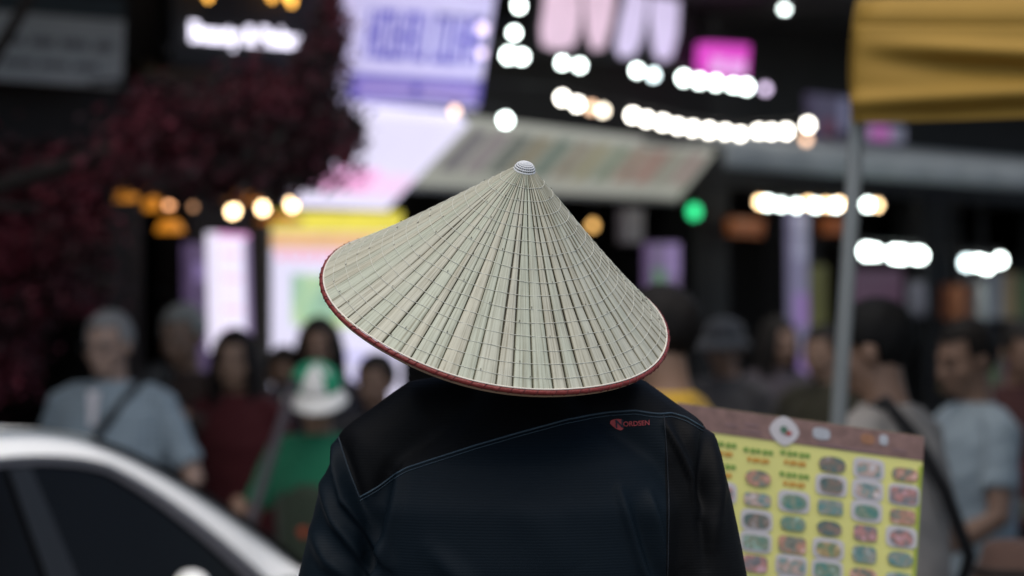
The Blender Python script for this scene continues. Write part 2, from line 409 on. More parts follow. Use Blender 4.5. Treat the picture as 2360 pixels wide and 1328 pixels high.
# brown column between upright sign and poster
q0 = PF(598, 700, .16)
MB().box((q0.x, q0.y, (2.2+GZ)/2), (.075, .075, 2.2-GZ), Matrix.Rotation(ang, 3, 'Z')).build('column', pmat('brown post', (.05, .04, .03), .7))
tag(bpy.data.objects['column'], 'slim brown post between the upright sign and the tall poster', 'post')
# shop lights far right: violet panels, green cross light
def litpanel(name, px, off, col, stg, label, rows=(), th=.05):
    q = [PF(x, y, off) for x, y in px]; s = signroot(name, q, label, 'sign'); panel('box', q, th, emat(label+' m', col, stg, .25, 9), s)
    for (a, b2, c2, d2, cl) in rows: panel('print', subq(q, a, b2, c2, d2), .004, emat('%s %s' % (label, cl), cl, .6), s)
    brackets(s, q, 1)
    c = lerpq(q, .5, .0)-FN*(th+.02)
    if name == 'vertical_sign': MB().tube([c, Vector((c.x, c.y, GZ))], .015, 6).build('post', frame_m, s)
    return s
litpanel('vertical_sign', [(1828, 480), (1862, 482), (1864, 905), (1832, 905)], .3, (.16, .15, .24), .8, 'slim violet and white upright sign beside the grey tent pole',
         ((.05, .95, .72, .97, (.30, .30, .42)), (.05, .95, .36, .54, (.28, .17, .42)), (.05, .95, .08, .2, (.28, .17, .42))))
litpanel('window_poster', [(1500, 560), (1566, 560), (1566, 668), (1500, 668)], .25, (.13, .085, .18), .8, 'small lilac and green lit poster beside the dark doorway',
         ((.55, .98, .30, .98, (.30, .20, .44)), (.10, .50, .02, .45, (.08, .20, .09))))
litpanel('window_poster', [(1968, 620), (2080, 622), (2080, 700), (1968, 700)], .25, (.09, .05, .08), .6, 'dim mauve poster on the wall behind the grey tent pole')
litpanel('hanging_banner', [(1870, 215), (1960, 225), (1956, 330), (1878, 330)], .5, (.06, .05, .09), .7, 'dim violet banner above the white awning by the tent corner',
         ((.7, .98, .3, .95, (.16, .16, .26)), (.2, .6, .1, .5, (.10, .03, .06))))
litpanel('hanging_banner', [(2000, 285), (2085, 292), (2085, 330), (2000, 325)], .9, (.16, .16, .22), .7, 'small pink and white banner just above the white awning',
         ((.05, .6, .1, .9, (.42, .10, .36)),))
for (px, py, r, col, nm, lab) in ((1600, 488, .034, (.03, .62, .22), 'green lamp', 'round green lamp hanging in the doorway right of the picture board'),
                                  (1366, 520, .022, (1.0, .55, .16), 'amber door lamp', 'small amber lamp glowing behind the edge of the conical hat')):
    a = PF(px, py, .12); o = empty('hanging_lamp'); tag(o, lab, 'lamp')
    MB().ell(a, (r, r, r*1.15)).build('bulb', emat(nm, col, 2.6), o, True)
    MB().tube([a+Vector((0, 0, r)), Vector((a.x, a.y, 2.3))], .004, 5).build('cord', frame_m, o)
    MB().tube([Vector((a.x, a.y, 2.3)), Vector((a.x, a.y, 2.3))-FN*.13], .008, 5).build('bracket', frame_m, o)

# ------------------------------------------------------------------ strings of bulbs
cool = emat('cool white bulb', (.86, 1.0, .95), 17)
neut = emat('white bulb', (1.0, .95, .84), 17)
warm = emat('warm white bulb', (1.0, .66, .34), 13)
peach = emat('dim peach bulb', (1.0, .62, .40), 4.2)
lilb = emat('dim lilac bulb', (.75, .60, .85), 3.4)
orng = emat('orange lamp shade', (1.0, .36, .03), .55)
coold = emat('softer cool bulb', (.80, .98, 1.0), 9); neutd = emat('softer white bulb', (1.0, .86, .66), 9)
socket_m = pmat('black lamp socket', (.01, .01, .01), .6)
def string(label, items, off=.9, r=.020, ends=True, group=None, hang=.05, pf=None):
    o = empty('string_lights'); tag(o, label, 'string lights', group); pts = []
    pf = pf or (lambda x, y: PF(x, y, off))
    for it in items:
        px, py, m = it[:3]; m = {cool: coold, neut: neutd}.get(m, m) if random.random() < .06 and len(items) > 3 else m; rr = (it[3] if len(it) > 3 else r)*random.uniform(.86, 1.12)
        a = pf(px, py)
        bu = MB().ell(a, (rr, rr, rr*1.1), nu=12, nv=8).build('bulb', m, o, True)
        MB().tube([a+Vector((0, 0, rr*.9)), a+Vector((0, 0, rr+.028))], .008, 6).build('socket', socket_m, o)
        pts.append(a+Vector((0, 0, rr+.03)))
    if ends:
        d0 = FD*.25
        A = pts[0]-d0; B = pts[-1]+d0
        A = A-FN*((A-FO).dot(FN)); B = B-FN*((B-FO).dot(FN)); A.z += .1; B.z += .1
        pts = [A]+pts+[B]
    MB().tube(pts, .0035, 5).build('cable', socket_m, o)
    return o
string('row of white bulbs strung under the foot panels and the magenta sign',
       [(1112, 66, lilb), (1110, 122, lilb), (1172, 128, cool), (1202, 131, cool), (1296, 145, cool), (1336, 151, cool), (1468, 163, cool), (1506, 173, cool),
        (1576, 180, cool), (1612, 187, cool), (1650, 191, cool), (1690, 197, cool), (1720, 200, cool), (1764, 205, lilb)], off=.8)
string('short upright string of white bulbs between the lilac box and the foot panels', [(1196, 14, cool), (1185, 76, cool)], off=.8)
string('row of warm white bulbs strung above the picture board and white awning',
       [(1296, 226, neut), (1330, 240, neut), (1362, 248, peach), (1390, 255, neut), (1458, 266, neut), (1490, 275, neut), (1528, 283, neut), (1562, 291, neut), (1596, 296, neut),
        (1634, 301, neut), (1672, 304, neut), (1706, 309, neut), (1748, 303, neut), (1778, 304, neut), (1812, 303, neut), (1862, 288, neut), (1858, 322, peach)], off=1.0)
string('lone pair of bulbs, one white and one peach, below the lilac light box', [(1048, 256, peach), (1165, 277, cool)], off=.75)
string('pair of white bulbs above the magenta sign', [(1720, -12, lilb), (1808, 18, cool)], off=.6)
string('row of white and orange bulbs hung deep under the white awning',
       [(1752, 466, warm), (1770, 468, cool), (1800, 472, cool), (1835, 474, cool), (1862, 468, warm), (1880, 474, cool), (1905, 472, warm), (1926, 474, cool), (1934, 470, warm), (2000, 472, cool), (2022, 473, warm)], off=.5)
string('three bright white bulbs hung beside the grey tent pole', [(1998, 580, cool, .028), (2018, 582, cool, .028), (2062, 586, cool, .028), (2080, 587, cool, .028), (2112, 588, cool, .028), (2122, 589, cool, .028)], off=1.2)
string('three bright white bulbs hung over the man in the pale blue shirt', [(2228, 606, cool, .026), (2255, 606, cool, .026), (2275, 612, cool, .026), (2305, 600, cool, .026)], off=1.2)
string('warm round lamps hung in a row at the left of the tall poster', [(388, 473, emat('dim amber bulb', (1.0, .45, .2), 4.0), .011), (396, 473, MATS['dim amber bulb'], .008), (445, 477, emat('faint amber bulb', (1.0, .5, .25), 1.2), .011), (535, 488, warm), (540, 486, warm), (606, 480, warm, .022), (668, 466, warm, .012), (673, 473, warm)], off=.55)
# orange paper lamp shades under the bougainvillea
for i, (px, py, rx, rz, lab) in enumerate(((292, 446, .05, .03, 'orange lamp shade under the bougainvillea, beside the dim amber bulbs'), (350, 452, .035, .06, 'tall orange lamp shade just left of the dim amber bulbs'),
                                       (392, 520, .06, .028, 'wide orange lamp shade hanging lowest, under the dim amber bulbs'), (560, 455, .09, .022, 'wide dim orange shade above the warm round lamps'), (645, 505, .11, .02, 'long dim orange shade between the warm lamps and the poster'))):
    a = PF(px, py, .45); o = empty('hanging_lamp'); tag(o, lab, 'lamp')
    sh = MB(); k = 14
    rr = [(a.z-rz, rx), (a.z-rz*.3, rx*.92), (a.z+rz*.5, rx*.7), (a.z+rz, rx*.3)]
    sh.rings([(z, a.x, a.y, q_, q_) for z, q_ in rr], 14)
    sh.build('shade', orng if i < 3 else emat('dim orange shade', (.8, .28, .03), .16), o, True)
    MB().tube([a+Vector((0, 0, rz)), Vector((a.x, a.y, 2.5))], .004, 5).build('cord', socket_m, o)
    MB().tube([Vector((a.x, a.y, 2.5)), Vector((a.x, a.y, 2.5))-FN*.46], .008, 5).build('bracket', socket_m, o)

# ------------------------------------------------------------------ white awning along the right-hand shop
aw = empty('shop_awning'); tag(aw, 'long grey white cloth awning over the market stalls', 'awning')
cloth_w = pmat('grey white awning cloth', (.23, .25, .25), .8, .12, 5, .1)
def grid(fn, nu, nv):
    vs = [fn(i/nu, j/nv) for i in range(nu+1) for j in range(nv+1)]
    fs = [(i*(nv+1)+j, (i+1)*(nv+1)+j, (i+1)*(nv+1)+j+1, i*(nv+1)+j+1) for i in range(nu) for j in range(nv)]
    return MB().add(vs, fs)
def thick(me, t): return evaluated(me, [('SOLIDIFY', dict(thickness=t, offset=0))])
u0, u1 = U(1660, 1.0), U(2600, 1.0)
def awf(u, v):   # v 0 wall .. 1 front
    uu = u0+(u1-u0)*u; off = .55+.45*v; z = 2.50-.10*v-.03*math.sin(u*18*math.pi)**2*v*(1-v)*4
    return FW(uu, z, off+.02)
link('cloth', thick(grid(awf, 60, 8).mesh(), .006), cloth_w, aw, True)
def val(u, v):
    uu = u0+(u1-u0)*u; return FW(uu, 2.398-.14*v, 1.025+.012*math.sin(u*70)*v)
link('valance', thick(grid(val, 120, 3).mesh(), .004), cloth_w, aw, True)
for k in range(4):
    uu = u0+(u1-u0)*(k+.02)/3.04; a = FW(uu, 2.38, 1.0); MB().tube([a, FW(uu, 2.44, .0)], .014, 8).build('bracket', pmat('galvanised post', (.3, .31, .32), .45, .1, 20, metal=.4), aw)

# ------------------------------------------------------------------ yellow tent
yel = pmat('yellow tent cloth', (.29, .172, .024), .75, .10, 6, .15)
tent = empty('market_tent'); tag(tent, 'yellow cloth market tent with a deep creased valance', 'tent')
c0 = P(1972, 285, 5.4); TX0, TY0 = 0.0, 0.0; TW, TL = 2.5, 2.5; zb = c0.z; zt = P(1982, 62, 5.4).z
tent.location = (c0.x, 5.4, 0); tent.rotation_euler = (0, 0, R(-24)); TINV = (Matrix.Translation(tent.location) @ Matrix.Rotation(R(-24), 4, 'Z')).inverted()
rp = MB()
def roof(u, v):
    x = TX0+TW*u; y = TY0+TL*v
    e = min(1-u, v, 1-v)*2
    z = zt+.065*(1-math.exp(-e*TW/2/.02))+.10*e
    # sagging front edge
    z -= .045*math.sin(math.pi*u)*(1-v)**12
    return (x, y, z)
link('roof_cloth', thick(grid(roof, 40, 100).mesh(), .005), yel, tent, True)
def valf(side):
    def f(u, v):
        if side == 0: p = Vector((TX0+TW*u, TY0-.006, 0)); nrm = Vector((0, -1, 0))
        elif side == 1: p = Vector((TX0-.006, TY0+TL*(1-u), 0)); nrm = Vector((-1, 0, 0))
        elif side == 2: p = Vector((TX0+TW+.006, TY0+TL*u, 0)); nrm = Vector((1, 0, 0))
        else: p = Vector((TX0+TW*(1-u), TY0+TL+.006, 0)); nrm = Vector((0, 1, 0))
        vv_ = 1-u
        top = zt-(.045*math.sin(math.pi*u) if side == 0 else 0)+.004+((.065*(1-math.exp(-min(vv_, 1-vv_)*TW/.02))+.2*min(vv_, 1-vv_)) if side == 1 else 0)
        zlow = zb if side == 0 else top-(top-zb)*max(.10, 1-(1-u)*TL/.22 if side == 1 else .1)
        z = top+(zlow-top)*v
        d = 0
        if side == 0:   # diagonal creases pulling from the corner
            x = u*TW
            d = .026*math.exp(-((v-(.20+.30*min(x, .8)))/.10)**2)*min(1, x*5) - .030*math.exp(-((v-(.36+.28*min(x, .8)))/.12)**2)*min(1, x*4)
            d += .022*math.exp(-((v-(.80-.16*x))/.09)**2) - .026*math.exp(-((v-(.93-.12*x))/.07)**2)*min(1, x*6) + .012*v
        q = p+nrm*(.02*math.sin(v*math.pi)*.4+d); return (q.x, q.y, z)
    return f
for s in range(2): link('valance', thick(grid(valf(s), 100, 24).mesh(), .004), yel, tent, True)
pole_m = pmat('grey painted tent pole', (.24, .26, .26), .45, .1, 12, metal=.2)
tp = TINV @ P(1976, 280, 5.44); bp_ = TINV @ P(1932, 970, 5.36); dv = (bp_-tp); gpt = tp+dv*((GZ-tp.z)/dv.z)
tpp = tp-dv*((zt+.02-tp.z)/-dv.z)*0
MB().tube([Vector((TX0+.03, TY0+.03, zt+.01)), tp, gpt], .0185, 12).build('leg', pole_m, tent, True)
for (x, y) in ((TX0+TW-.03, TY0+.03), (TX0+.03, TY0+TL-.03), (TX0+TW-.03, TY0+TL-.03)):
    MB().tube([(x, y, zt), (x, y, GZ)], .0185, 12).build('leg', pole_m, tent, True)
for a, b2 in (((TX0+.04, TY0+.05), (TX0+TW-.04, TY0+.05)), ((TX0+.04, TY0+TL-.05), (TX0+TW-.04, TY0+TL-.05)), ((TX0+.05, TY0+.04), (TX0+.05, TY0+TL-.04)), ((TX0+TW-.05, TY0+.04), (TX0+TW-.05, TY0+TL-.04))):
    MB().tube([(*a, zt-.03), (*b2, zt-.03)], .012, 8).build('truss_bar', pole_m, tent, True)

# ------------------------------------------------------------------ bougainvillea
random.seed(21)
leaf_red = bpy.data.materials.new('bougainvillea bracts'); leaf_red.use_nodes = True
n, l = nd(leaf_red); b = n['Principled BSDF']; b.inputs['Roughness'].default_value = .7
gi = n.new('ShaderNodeObjectInfo'); vc = n.new('ShaderNodeAttribute'); vc.attribute_name = 'tint'; cr = n.new('ShaderNodeValToRGB')
cr.color_ramp.elements[0].color = (.014, .010, .008, 1); cr.color_ramp.elements[0].position = 0
cr.color_ramp.elements[1].color = (.17, .014, .033, 1); cr.color_ramp.elements[1].position = 1
e = cr.color_ramp.elements.new(.35); e.color = (.038, .006, .011, 1)
l.new(vc.outputs['Fac'], cr.inputs['Fac']); l.new(cr.outputs[0], b.inputs['Base Color'])
def crown(parent, blobs, count, size=.035):
    vs = []; fs = []; tint = []
    for (c, r, wgt) in blobs:
        for _ in range(int(count*wgt)):
            while True:
                p = Vector((random.uniform(-1, 1), random.uniform(-1, 1), random.uniform(-1, 1)))
                if p.length <= 1: break
            p = Vector((random.gauss(0, .52)*r[0], random.gauss(0, .5)*r[1], random.gauss(0, .52)*r[2])) if random.random() < .6 else Vector((p.x*r[0], p.y*r[1], p.z*r[2]))
            # clump
            p = Vector(c)+p+Vector((random.gauss(0, .02), random.gauss(0, .02), random.gauss(0, .02)))
            a = Vector((random.gauss(0, 1), random.gauss(0, 1), random.gauss(0, 1))).normalized(); bb = a.orthogonal().normalized(); cc = a.cross(bb)
            s = size*random.uniform(.6, 1.3); k = len(vs)
            vs += [p-bb*s, p+cc*s*.6+a*s*.15, p+bb*s, p-cc*s*.6+a*s*.15]; fs.append((k, k+1, k+2, k+3)); tint.append(min(1, max(0, random.random()**1.3*.8+.30*(math.sin(p.x*9)*math.sin(p.z*11+p.x*3))+(.22 if p.x < -1.25 else 0))))
    me = bpy.data.meshes.new('crown'); me.from_pydata([tuple(v) for v in vs], [], fs)
    at = me.attributes.new('tint', 'FLOAT', 'FACE'); at.data.foreach_set('value', tint)
    return link('crown', me, leaf_red, parent)
bark = pmat('grey brown bark', (.016, .012, .010), .9, .4, 25, .5)
bt = empty('bougainvillea_tree'); tag(bt, 'large dark bougainvillea with deep red flowers hanging before the signs', 'tree')
blobs = []
def bl(px, py, D, rpx, rpy, w, rd=.35):
    s = D/FPX; blobs.append((P(px, py, D), (rpx*s, rd, rpy*s), w))
# arm hanging across the shop signs
for (px, py, rx, ry, w) in ((390, 300, 120, 90, .8), (520, 320, 130, 110, 1.0), (620, 280, 110, 110, .9), (700, 330, 100, 80, .8), (770, 300, 60, 60, .45), (730, 200, 45, 120, .45), (760, 90, 35, 110, .3), (450, 400, 150, 45, .6), (640, 395, 90, 40, .4), (330, 380, 110, 60, .5)):
    bl(px, py, 8.7, rx, ry, w)
# mass down the left side
for (px, py, rx, ry, w) in ((90, 430, 110, 80, .6), (40, 560, 90, 90, .5), (160, 560, 100, 80, .35), (190, 670, 60, 60, .16), (40, 690, 90, 80, .35), (-60, 500, 120, 200, .7), (30, 820, 70, 70, .16), (-80, 800, 120, 150, .5)):
    bl(px, py, 9.15, rx, ry, w, .25)
# unseen crown top above the street, put in to shade the people below
top = P(200, -520, 8.2)
for k in range(9):
    blobs.append((top+Vector((random.uniform(-1.5, 1.5), random.uniform(-1.2, .8), random.uniform(-.25, .5))), (.7, .7, .35), 1.6))
crown(bt, blobs, 1900, .021)
tr = [P(-330, 700, 8.3)]; tr = tr[0]
base_t = Vector((tr.x, tr.y, GZ))
MB().tube([base_t, base_t+Vector((.05, 0, 1.0)), base_t+Vector((.15, -.03, 2.0)), base_t+Vector((.5, -.05, 2.9))], [.10, .08, .07, .05], 10).build('trunk', bark, bt, True)
f0 = base_t+Vector((.15, -.03, 2.0))
for tgt in (P(560, 300, 8.7), P(100, 480, 8.4), P(740, 220, 8.7), P(-330, -600, 8.0), P(420, -560, 8.3)):
    m_ = (f0+tgt)/2+Vector((0, 0, .02)); MB().tube([f0, m_, tgt], [.03, .02, .010], 8).build('branch', bark, bt, True)

# ------------------------------------------------------------------ white car
car = empty('parked_car', (-1.765, 6.17, GZ), 0); CA = R(24)
car.rotation_euler = (0, 0, math.pi/2-CA); tag(car, 'white car with dark side windows parked before the shops', 'car')
cw = pmat('white car paint', (.88, .89, .88), .42, .02, 3, spec=.2)
cg = pmat('dark car glass', (.0035, .003, .0028), .15, .2, 3, spec=.06)
ct = pmat('grey window moulding', (.10, .095, .105), .5, .1, 20)
cb = pmat('black rubber', (.012, .012, .012), .7, .2, 20)
ch = pmat('silver wheel', (.5, .5, .5), .3, .1, 10, metal=.9)
arch = [(-1.80, .93), (-1.62, 1.07), (-1.38, 1.21), (-1.10, 1.31), (-.80, 1.365), (-.45, 1.393), (-.10, 1.40), (.12, 1.39), (.30, 1.362), (.48, 1.305), (.68, 1.215), (.88, 1.11), (1.05, 1.015), (1.18, .93)]
ap = [Vector((x, 0, z)) for x, z in arch]
def hw(z): t = (z-.93)/.47; return .80-.175*t**1.25
def resample(pts, n):
    L = [0]
    for i in range(1, len(pts)): L.append(L[-1]+(pts[i]-pts[i-1]).length)
    out = []
    for k in range(n):
        d = L[-1]*k/(n-1); i = max(1, min(len(L)-1, next((j for j in range(len(L)) if L[j] >= d-1e-9), len(L)-1)))
        t = (d-L[i-1])/(L[i]-L[i-1]); out.append(pts[i-1].lerp(pts[i], t))
    return out
ap = resample(ap, 60)
# smooth
for _ in range(6): ap = [ap[0]]+[(ap[i-1]+ap[i]*2+ap[i+1])/4 for i in range(1, 59)]+[ap[-1]]
def inset(d):
    out = []
    for i, p in enumerate(ap):
        t = (ap[min(i+1, 59)]-ap[max(i-1, 0)]).normalized(); nn = Vector((t.z, 0, -t.x))
        dd = d*(1.0+1.5*max(0, (p.x-.3)/.8))
        q = p+nn*dd; q.z = max(q.z, .935); out.append(q)
    return out
i1, i2 = inset(.066), inset(.088)
def strip(a, b_, s, pro=0.0, pa=0.0):
    vs = []
    for p, q in zip(a, b_):
        vs.append((p.x, s*(hw(p.z)+pa), p.z)); vs.append((q.x, s*(hw(q.z)+pro), q.z))
    return MB().add(vs, [(2*i, 2*i+2, 2*i+3, 2*i+1) for i in range(len(a)-1)])
for s in (-1, 1):
    link('roof_rail', evaluated(strip(ap, i1, s, .008, -.055).mesh(), [('SOLIDIFY', dict(thickness=.006, offset=0))]), cw, car)
    link('window_moulding', evaluated(strip(i1, i2, s, -.006, .0).mesh(), [('SOLIDIFY', dict(thickness=.006, offset=0))]), ct, car)
    gl = [(p.x, s*(hw(p.z)-.010), p.z) for p in i2]; gb = [(p.x, s*(hw(.935)-.010), .93) for p in i2]
    MB().add(gl+gb, [(i, i+1, 60+i+1, 60+i) for i in range(59)]).build('side_window', cg, car, True)
    bpil = [Vector((-.08, s*(hw(.94)-.004), .94)), Vector((.05, s*(hw(.94)-.004), .94)), Vector((-.03, s*(hw(1.30)-.004), 1.305)), Vector((-.12, s*(hw(1.30)-.004), 1.305))]
    MB().add(bpil, [(0, 1, 2, 3)]).build('door_pillar', pmat('black door pillar', (.009, .009, .010), .5), car)
    cp = [Vector((-1.12, s*(hw(.94)-.004), .94)), Vector((-1.04, s*(hw(.94)-.004), .94)), Vector((-1.06, s*(hw(1.2)-.004), 1.20)), Vector((-1.12, s*(hw(1.2)-.004), 1.18))]
    MB().add(cp, [(0, 1, 2, 3)]).build('door_pillar', ct, car)
    mr = empty('door_mirror'); mr.parent = car
    ml = MB().ell((.34, s*.895, .985), (.036, .05, .042), nu=18, nv=12).build('housing', cw, mr, True)
    MB().box((.42, s*.83, .945), (.05, .12, .03)).build('arm', cb, mr)
def span(i0, i1_, nm, mat, drop):
    vs = []; N = 12; ids = list(range(i0, i1_+1))
    for i in ids:
        p = ap[i]
        for k in range(N+1):
            t = -1+2*k/N; w = hw(p.z)-.012
            vs.append((p.x, t*w, p.z+.010*(1-t*t)-drop))
    return MB().add(vs, [(a*(N+1)+k, (a+1)*(N+1)+k, (a+1)*(N+1)+k+1, a*(N+1)+k+1) for a in range(len(ids)-1) for k in range(N)]).build(nm, mat, car, True)
ir = min(range(60), key=lambda i: abs(ap[i].x+1.10)); iF = min(range(60), key=lambda i: abs(ap[i].x-.30))
span(0, ir, 'rear_window', cg, 0); span(ir, iF, 'roof', cw, 0); span(iF, 59, 'windscreen', cg, 0)
# lower body: sections along the length
secs = [(-2.16, .42, .50, .88, .60), (-2.10, .30, .74, .93, .70), (-1.80, .22, .82, .955, .78), (-1.2, .19, .85, .95, .81), (-.4, .18, .86, .945, .82), (.5, .18, .86, .945, .82), (1.0, .18, .855, .955, .80), (1.25, .19, .85, .935, .77), (1.7, .22, .83, .87, .70), (1.98, .26, .76, .78, .60), (2.12, .34, .58, .66, .46)]
vs = []; N = 14
def sec(x, zb_, w, zt_, wt):
    prof = [(-w*.9, zb_), (-w, zb_+.10), (-w, .55*zb_+.45*zt_), (-w*.985, zt_-.14), (-wt, zt_-.01), (-wt*.6, zt_+.02), (-wt*.2, zt_+.03), (wt*.2, zt_+.03), (wt*.6, zt_+.02), (wt, zt_-.01), (w*.985, zt_-.14), (w, .55*zb_+.45*zt_), (w, zb_+.10), (w*.9, zb_)]
    return [(x, y, z) for y, z in prof]
for s_ in secs: vs += sec(*s_)
fs = [(a*N+k, (a+1)*N+k, (a+1)*N+(k+1) % N, a*N+(k+1) % N) for a in range(len(secs)-1) for k in range(N)]
fs += [tuple(range(N)), tuple((len(secs)-1)*N+k for k in range(N))[::-1]]
link('body', evaluated(MB().add(vs, fs).mesh(), [('SUBSURF', dict(levels=2, render_levels=2))]), cw, car, True)
for x in (-1.32, 1.32):
    for s in (-1, 1):
        wh = empty('wheel'); wh.parent = car; m = MB()
        tp_ = [(x+math.cos(a)*.25, s*.80, .315+math.sin(a)*.25) for a in [2*math.pi*k/28 for k in range(28)]]
        MB().tube(tp_, [.065]*28, 10, closed=True, ry=[.09]*28).build('tyre', cb, wh, True)
        r_ = MB(); r_.tube([(x, s*.80, .315), (x, s*.872, .315)], .19, 24); r_.build('rim', ch, wh)
for s in (-1, 1):
    MB().ell((2.02, s*.52, .66), (.12, .18, .07)).build('headlight', pmat('clear headlight', (.6, .6, .6), .1), car, True)
    MB().ell((-2.10, s*.60, .78), (.06, .16, .08)).build('tail_light', pmat('red tail light', (.35, .01, .01), .2), car, True)
    MB().box((.1, s*.868, .80), (.16, .025, .025)).build('door_handle', cw, car)

# ------------------------------------------------------------------ people
def hand(wrist, d, pn, curl=35, s=1.0, side=1):
    """a palm and five separate fingers; d finger direction, pn palm normal"""
    d = Vector(d).normalized(); pn = Vector(pn); pn = (pn-d*pn.dot(d)).normalized(); lt = d.cross(pn)*side
    M = Matrix((lt, d, pn)).transposed()
    mb = MB()
    mb.ell(Vector(wrist)+d*.048*s, (.040*s, .052*s, .015*s), M, 14, 9)
    mb.tube([Vector(wrist)-d*.03*s, Vector(wrist)+d*.02*s], [.026*s, .027*s], 10)
    for k, (off, ln, r) in enumerate(((-.030, .070, .0085), (-.010, .078, .009), (.0105, .072, .0088), (.030, .056, .0078))):
        p = Vector(wrist)+(d*.085+lt*off)*s; a = 0; pts = [p-d*.02*s, p]
        spread = lt*off*2.2
        for seg, f in enumerate((.45, .32, .23)):
            a += R(curl)*(.7 if seg == 0 else 1.0)
            dirv = (d+spread).normalized()*math.cos(a)+pn*math.sin(a); p = p+dirv*ln*f*s; pts.append(p)
        mb.tube(pts, [r*s*1.05, r*s*1.05, r*s, r*s*.92, r*s*.75], 8)
    p = Vector(wrist)+(d*.02-lt*.025)*s; pts = [p]; 
    for f, dv in ((.035, d*.6-lt*.8+pn*.2), (.030, d*.85-lt*.45+pn*.35), (.024, d*.95-lt*.1+pn*.5)):
        p = p+dv.normalized()*f*s; pts.append(p)
    mb.tube(pts, [.014*s, .0115*s, .0105*s, .008*s], 8)
    return remesh(mb, .0045, 2)
def join_meshes(ms):
    vs = []; fs = []
    for m in ms:
        o = len(vs); vs += [tuple(v.co) for v in m.vertices]; fs += [tuple(i+o for i in p.vertices) for p in m.polygons]
    me = bpy.data.meshes.new('body'); me.from_pydata(vs, [], fs); me.update(); return me
def head_parts(mb, M, k=1.0):
    def E(c, r): mb.ell(M @ (Vector(c)*k), [q*k for q in r], M.to_3x3(), 16, 11)
    def T(pts, r): mb.tube([M @ (Vector(p)*k) for p in pts], [q*k for q in r], 8)
    E((0, -.012, .030), (.074, .094, .086)); E((0, .028, -.020), (.061, .062, .090)); E((0, .038, -.078), (.044, .044, .034))
    E((0, .070, .018), (.052, .022, .016))                                   # brow
    T([(0, .084, .012), (0, .100, -.018), (0, .106, -.036)], [.008, .011, .014])       # nose
    E((.010, .094, -.040), (.010, .012, .009)); E((-.010, .094, -.040), (.010, .012, .009))
    E((0, .082, -.066), (.024, .012, .006)); E((0, .081, -.077), (.021, .012, .007))     # lips
    E((.040, .058, -.028), (.022, .022, .022)); E((-.040, .058, -.028), (.022, .022, .022))  # cheeks
    for s in (-1, 1): E((s*.078, -.008, -.008), (.010, .020, .032))                 # ears
skins = {}
def skin(col): return pmat('skin %.2f %.2f' % (col[0], col[1]), col, .55, .12, 18, .05)
def hairmat(col): return pmat('hair %.3f' % col[0], col, .7, .5, 60, .3, spec=.15)
def cloth(name, col, check=None):
    if name in MATS: return MATS[name]
    m = pmat(name, col, .85, .10, 30, .15, sheen=.08, spec=.25)
    if check:
        n, l = nd(m); b = n['Principled BSDF']; tc = n.new('ShaderNodeTexCoord'); prev = None
        base = b.inputs['Base Color'].links[0].from_socket
        for ax in ('X', 'Z'):
            w = n.new('ShaderNodeTexWave'); w.bands_direction = ax; w.inputs['Scale'].default_value = 14; l.new(tc.outputs['Object'], w.inputs['Vector'])
            mx = n.new('ShaderNodeMix'); mx.data_type = 'RGBA'; mx.inputs[7].default_value = (*check, 1)
            mm = n.new('ShaderNodeMath'); mm.operation = 'MULTIPLY'; mm.inputs[1].default_value = .35; l.new(w.outputs['Fac'], mm.inputs[0]); l.new(mm.outputs[0], mx.inputs[0]); l.new(base, mx.inputs[6]); base = mx.outputs[2]
        l.new(base, b.inputs['Base Color'])
    return m
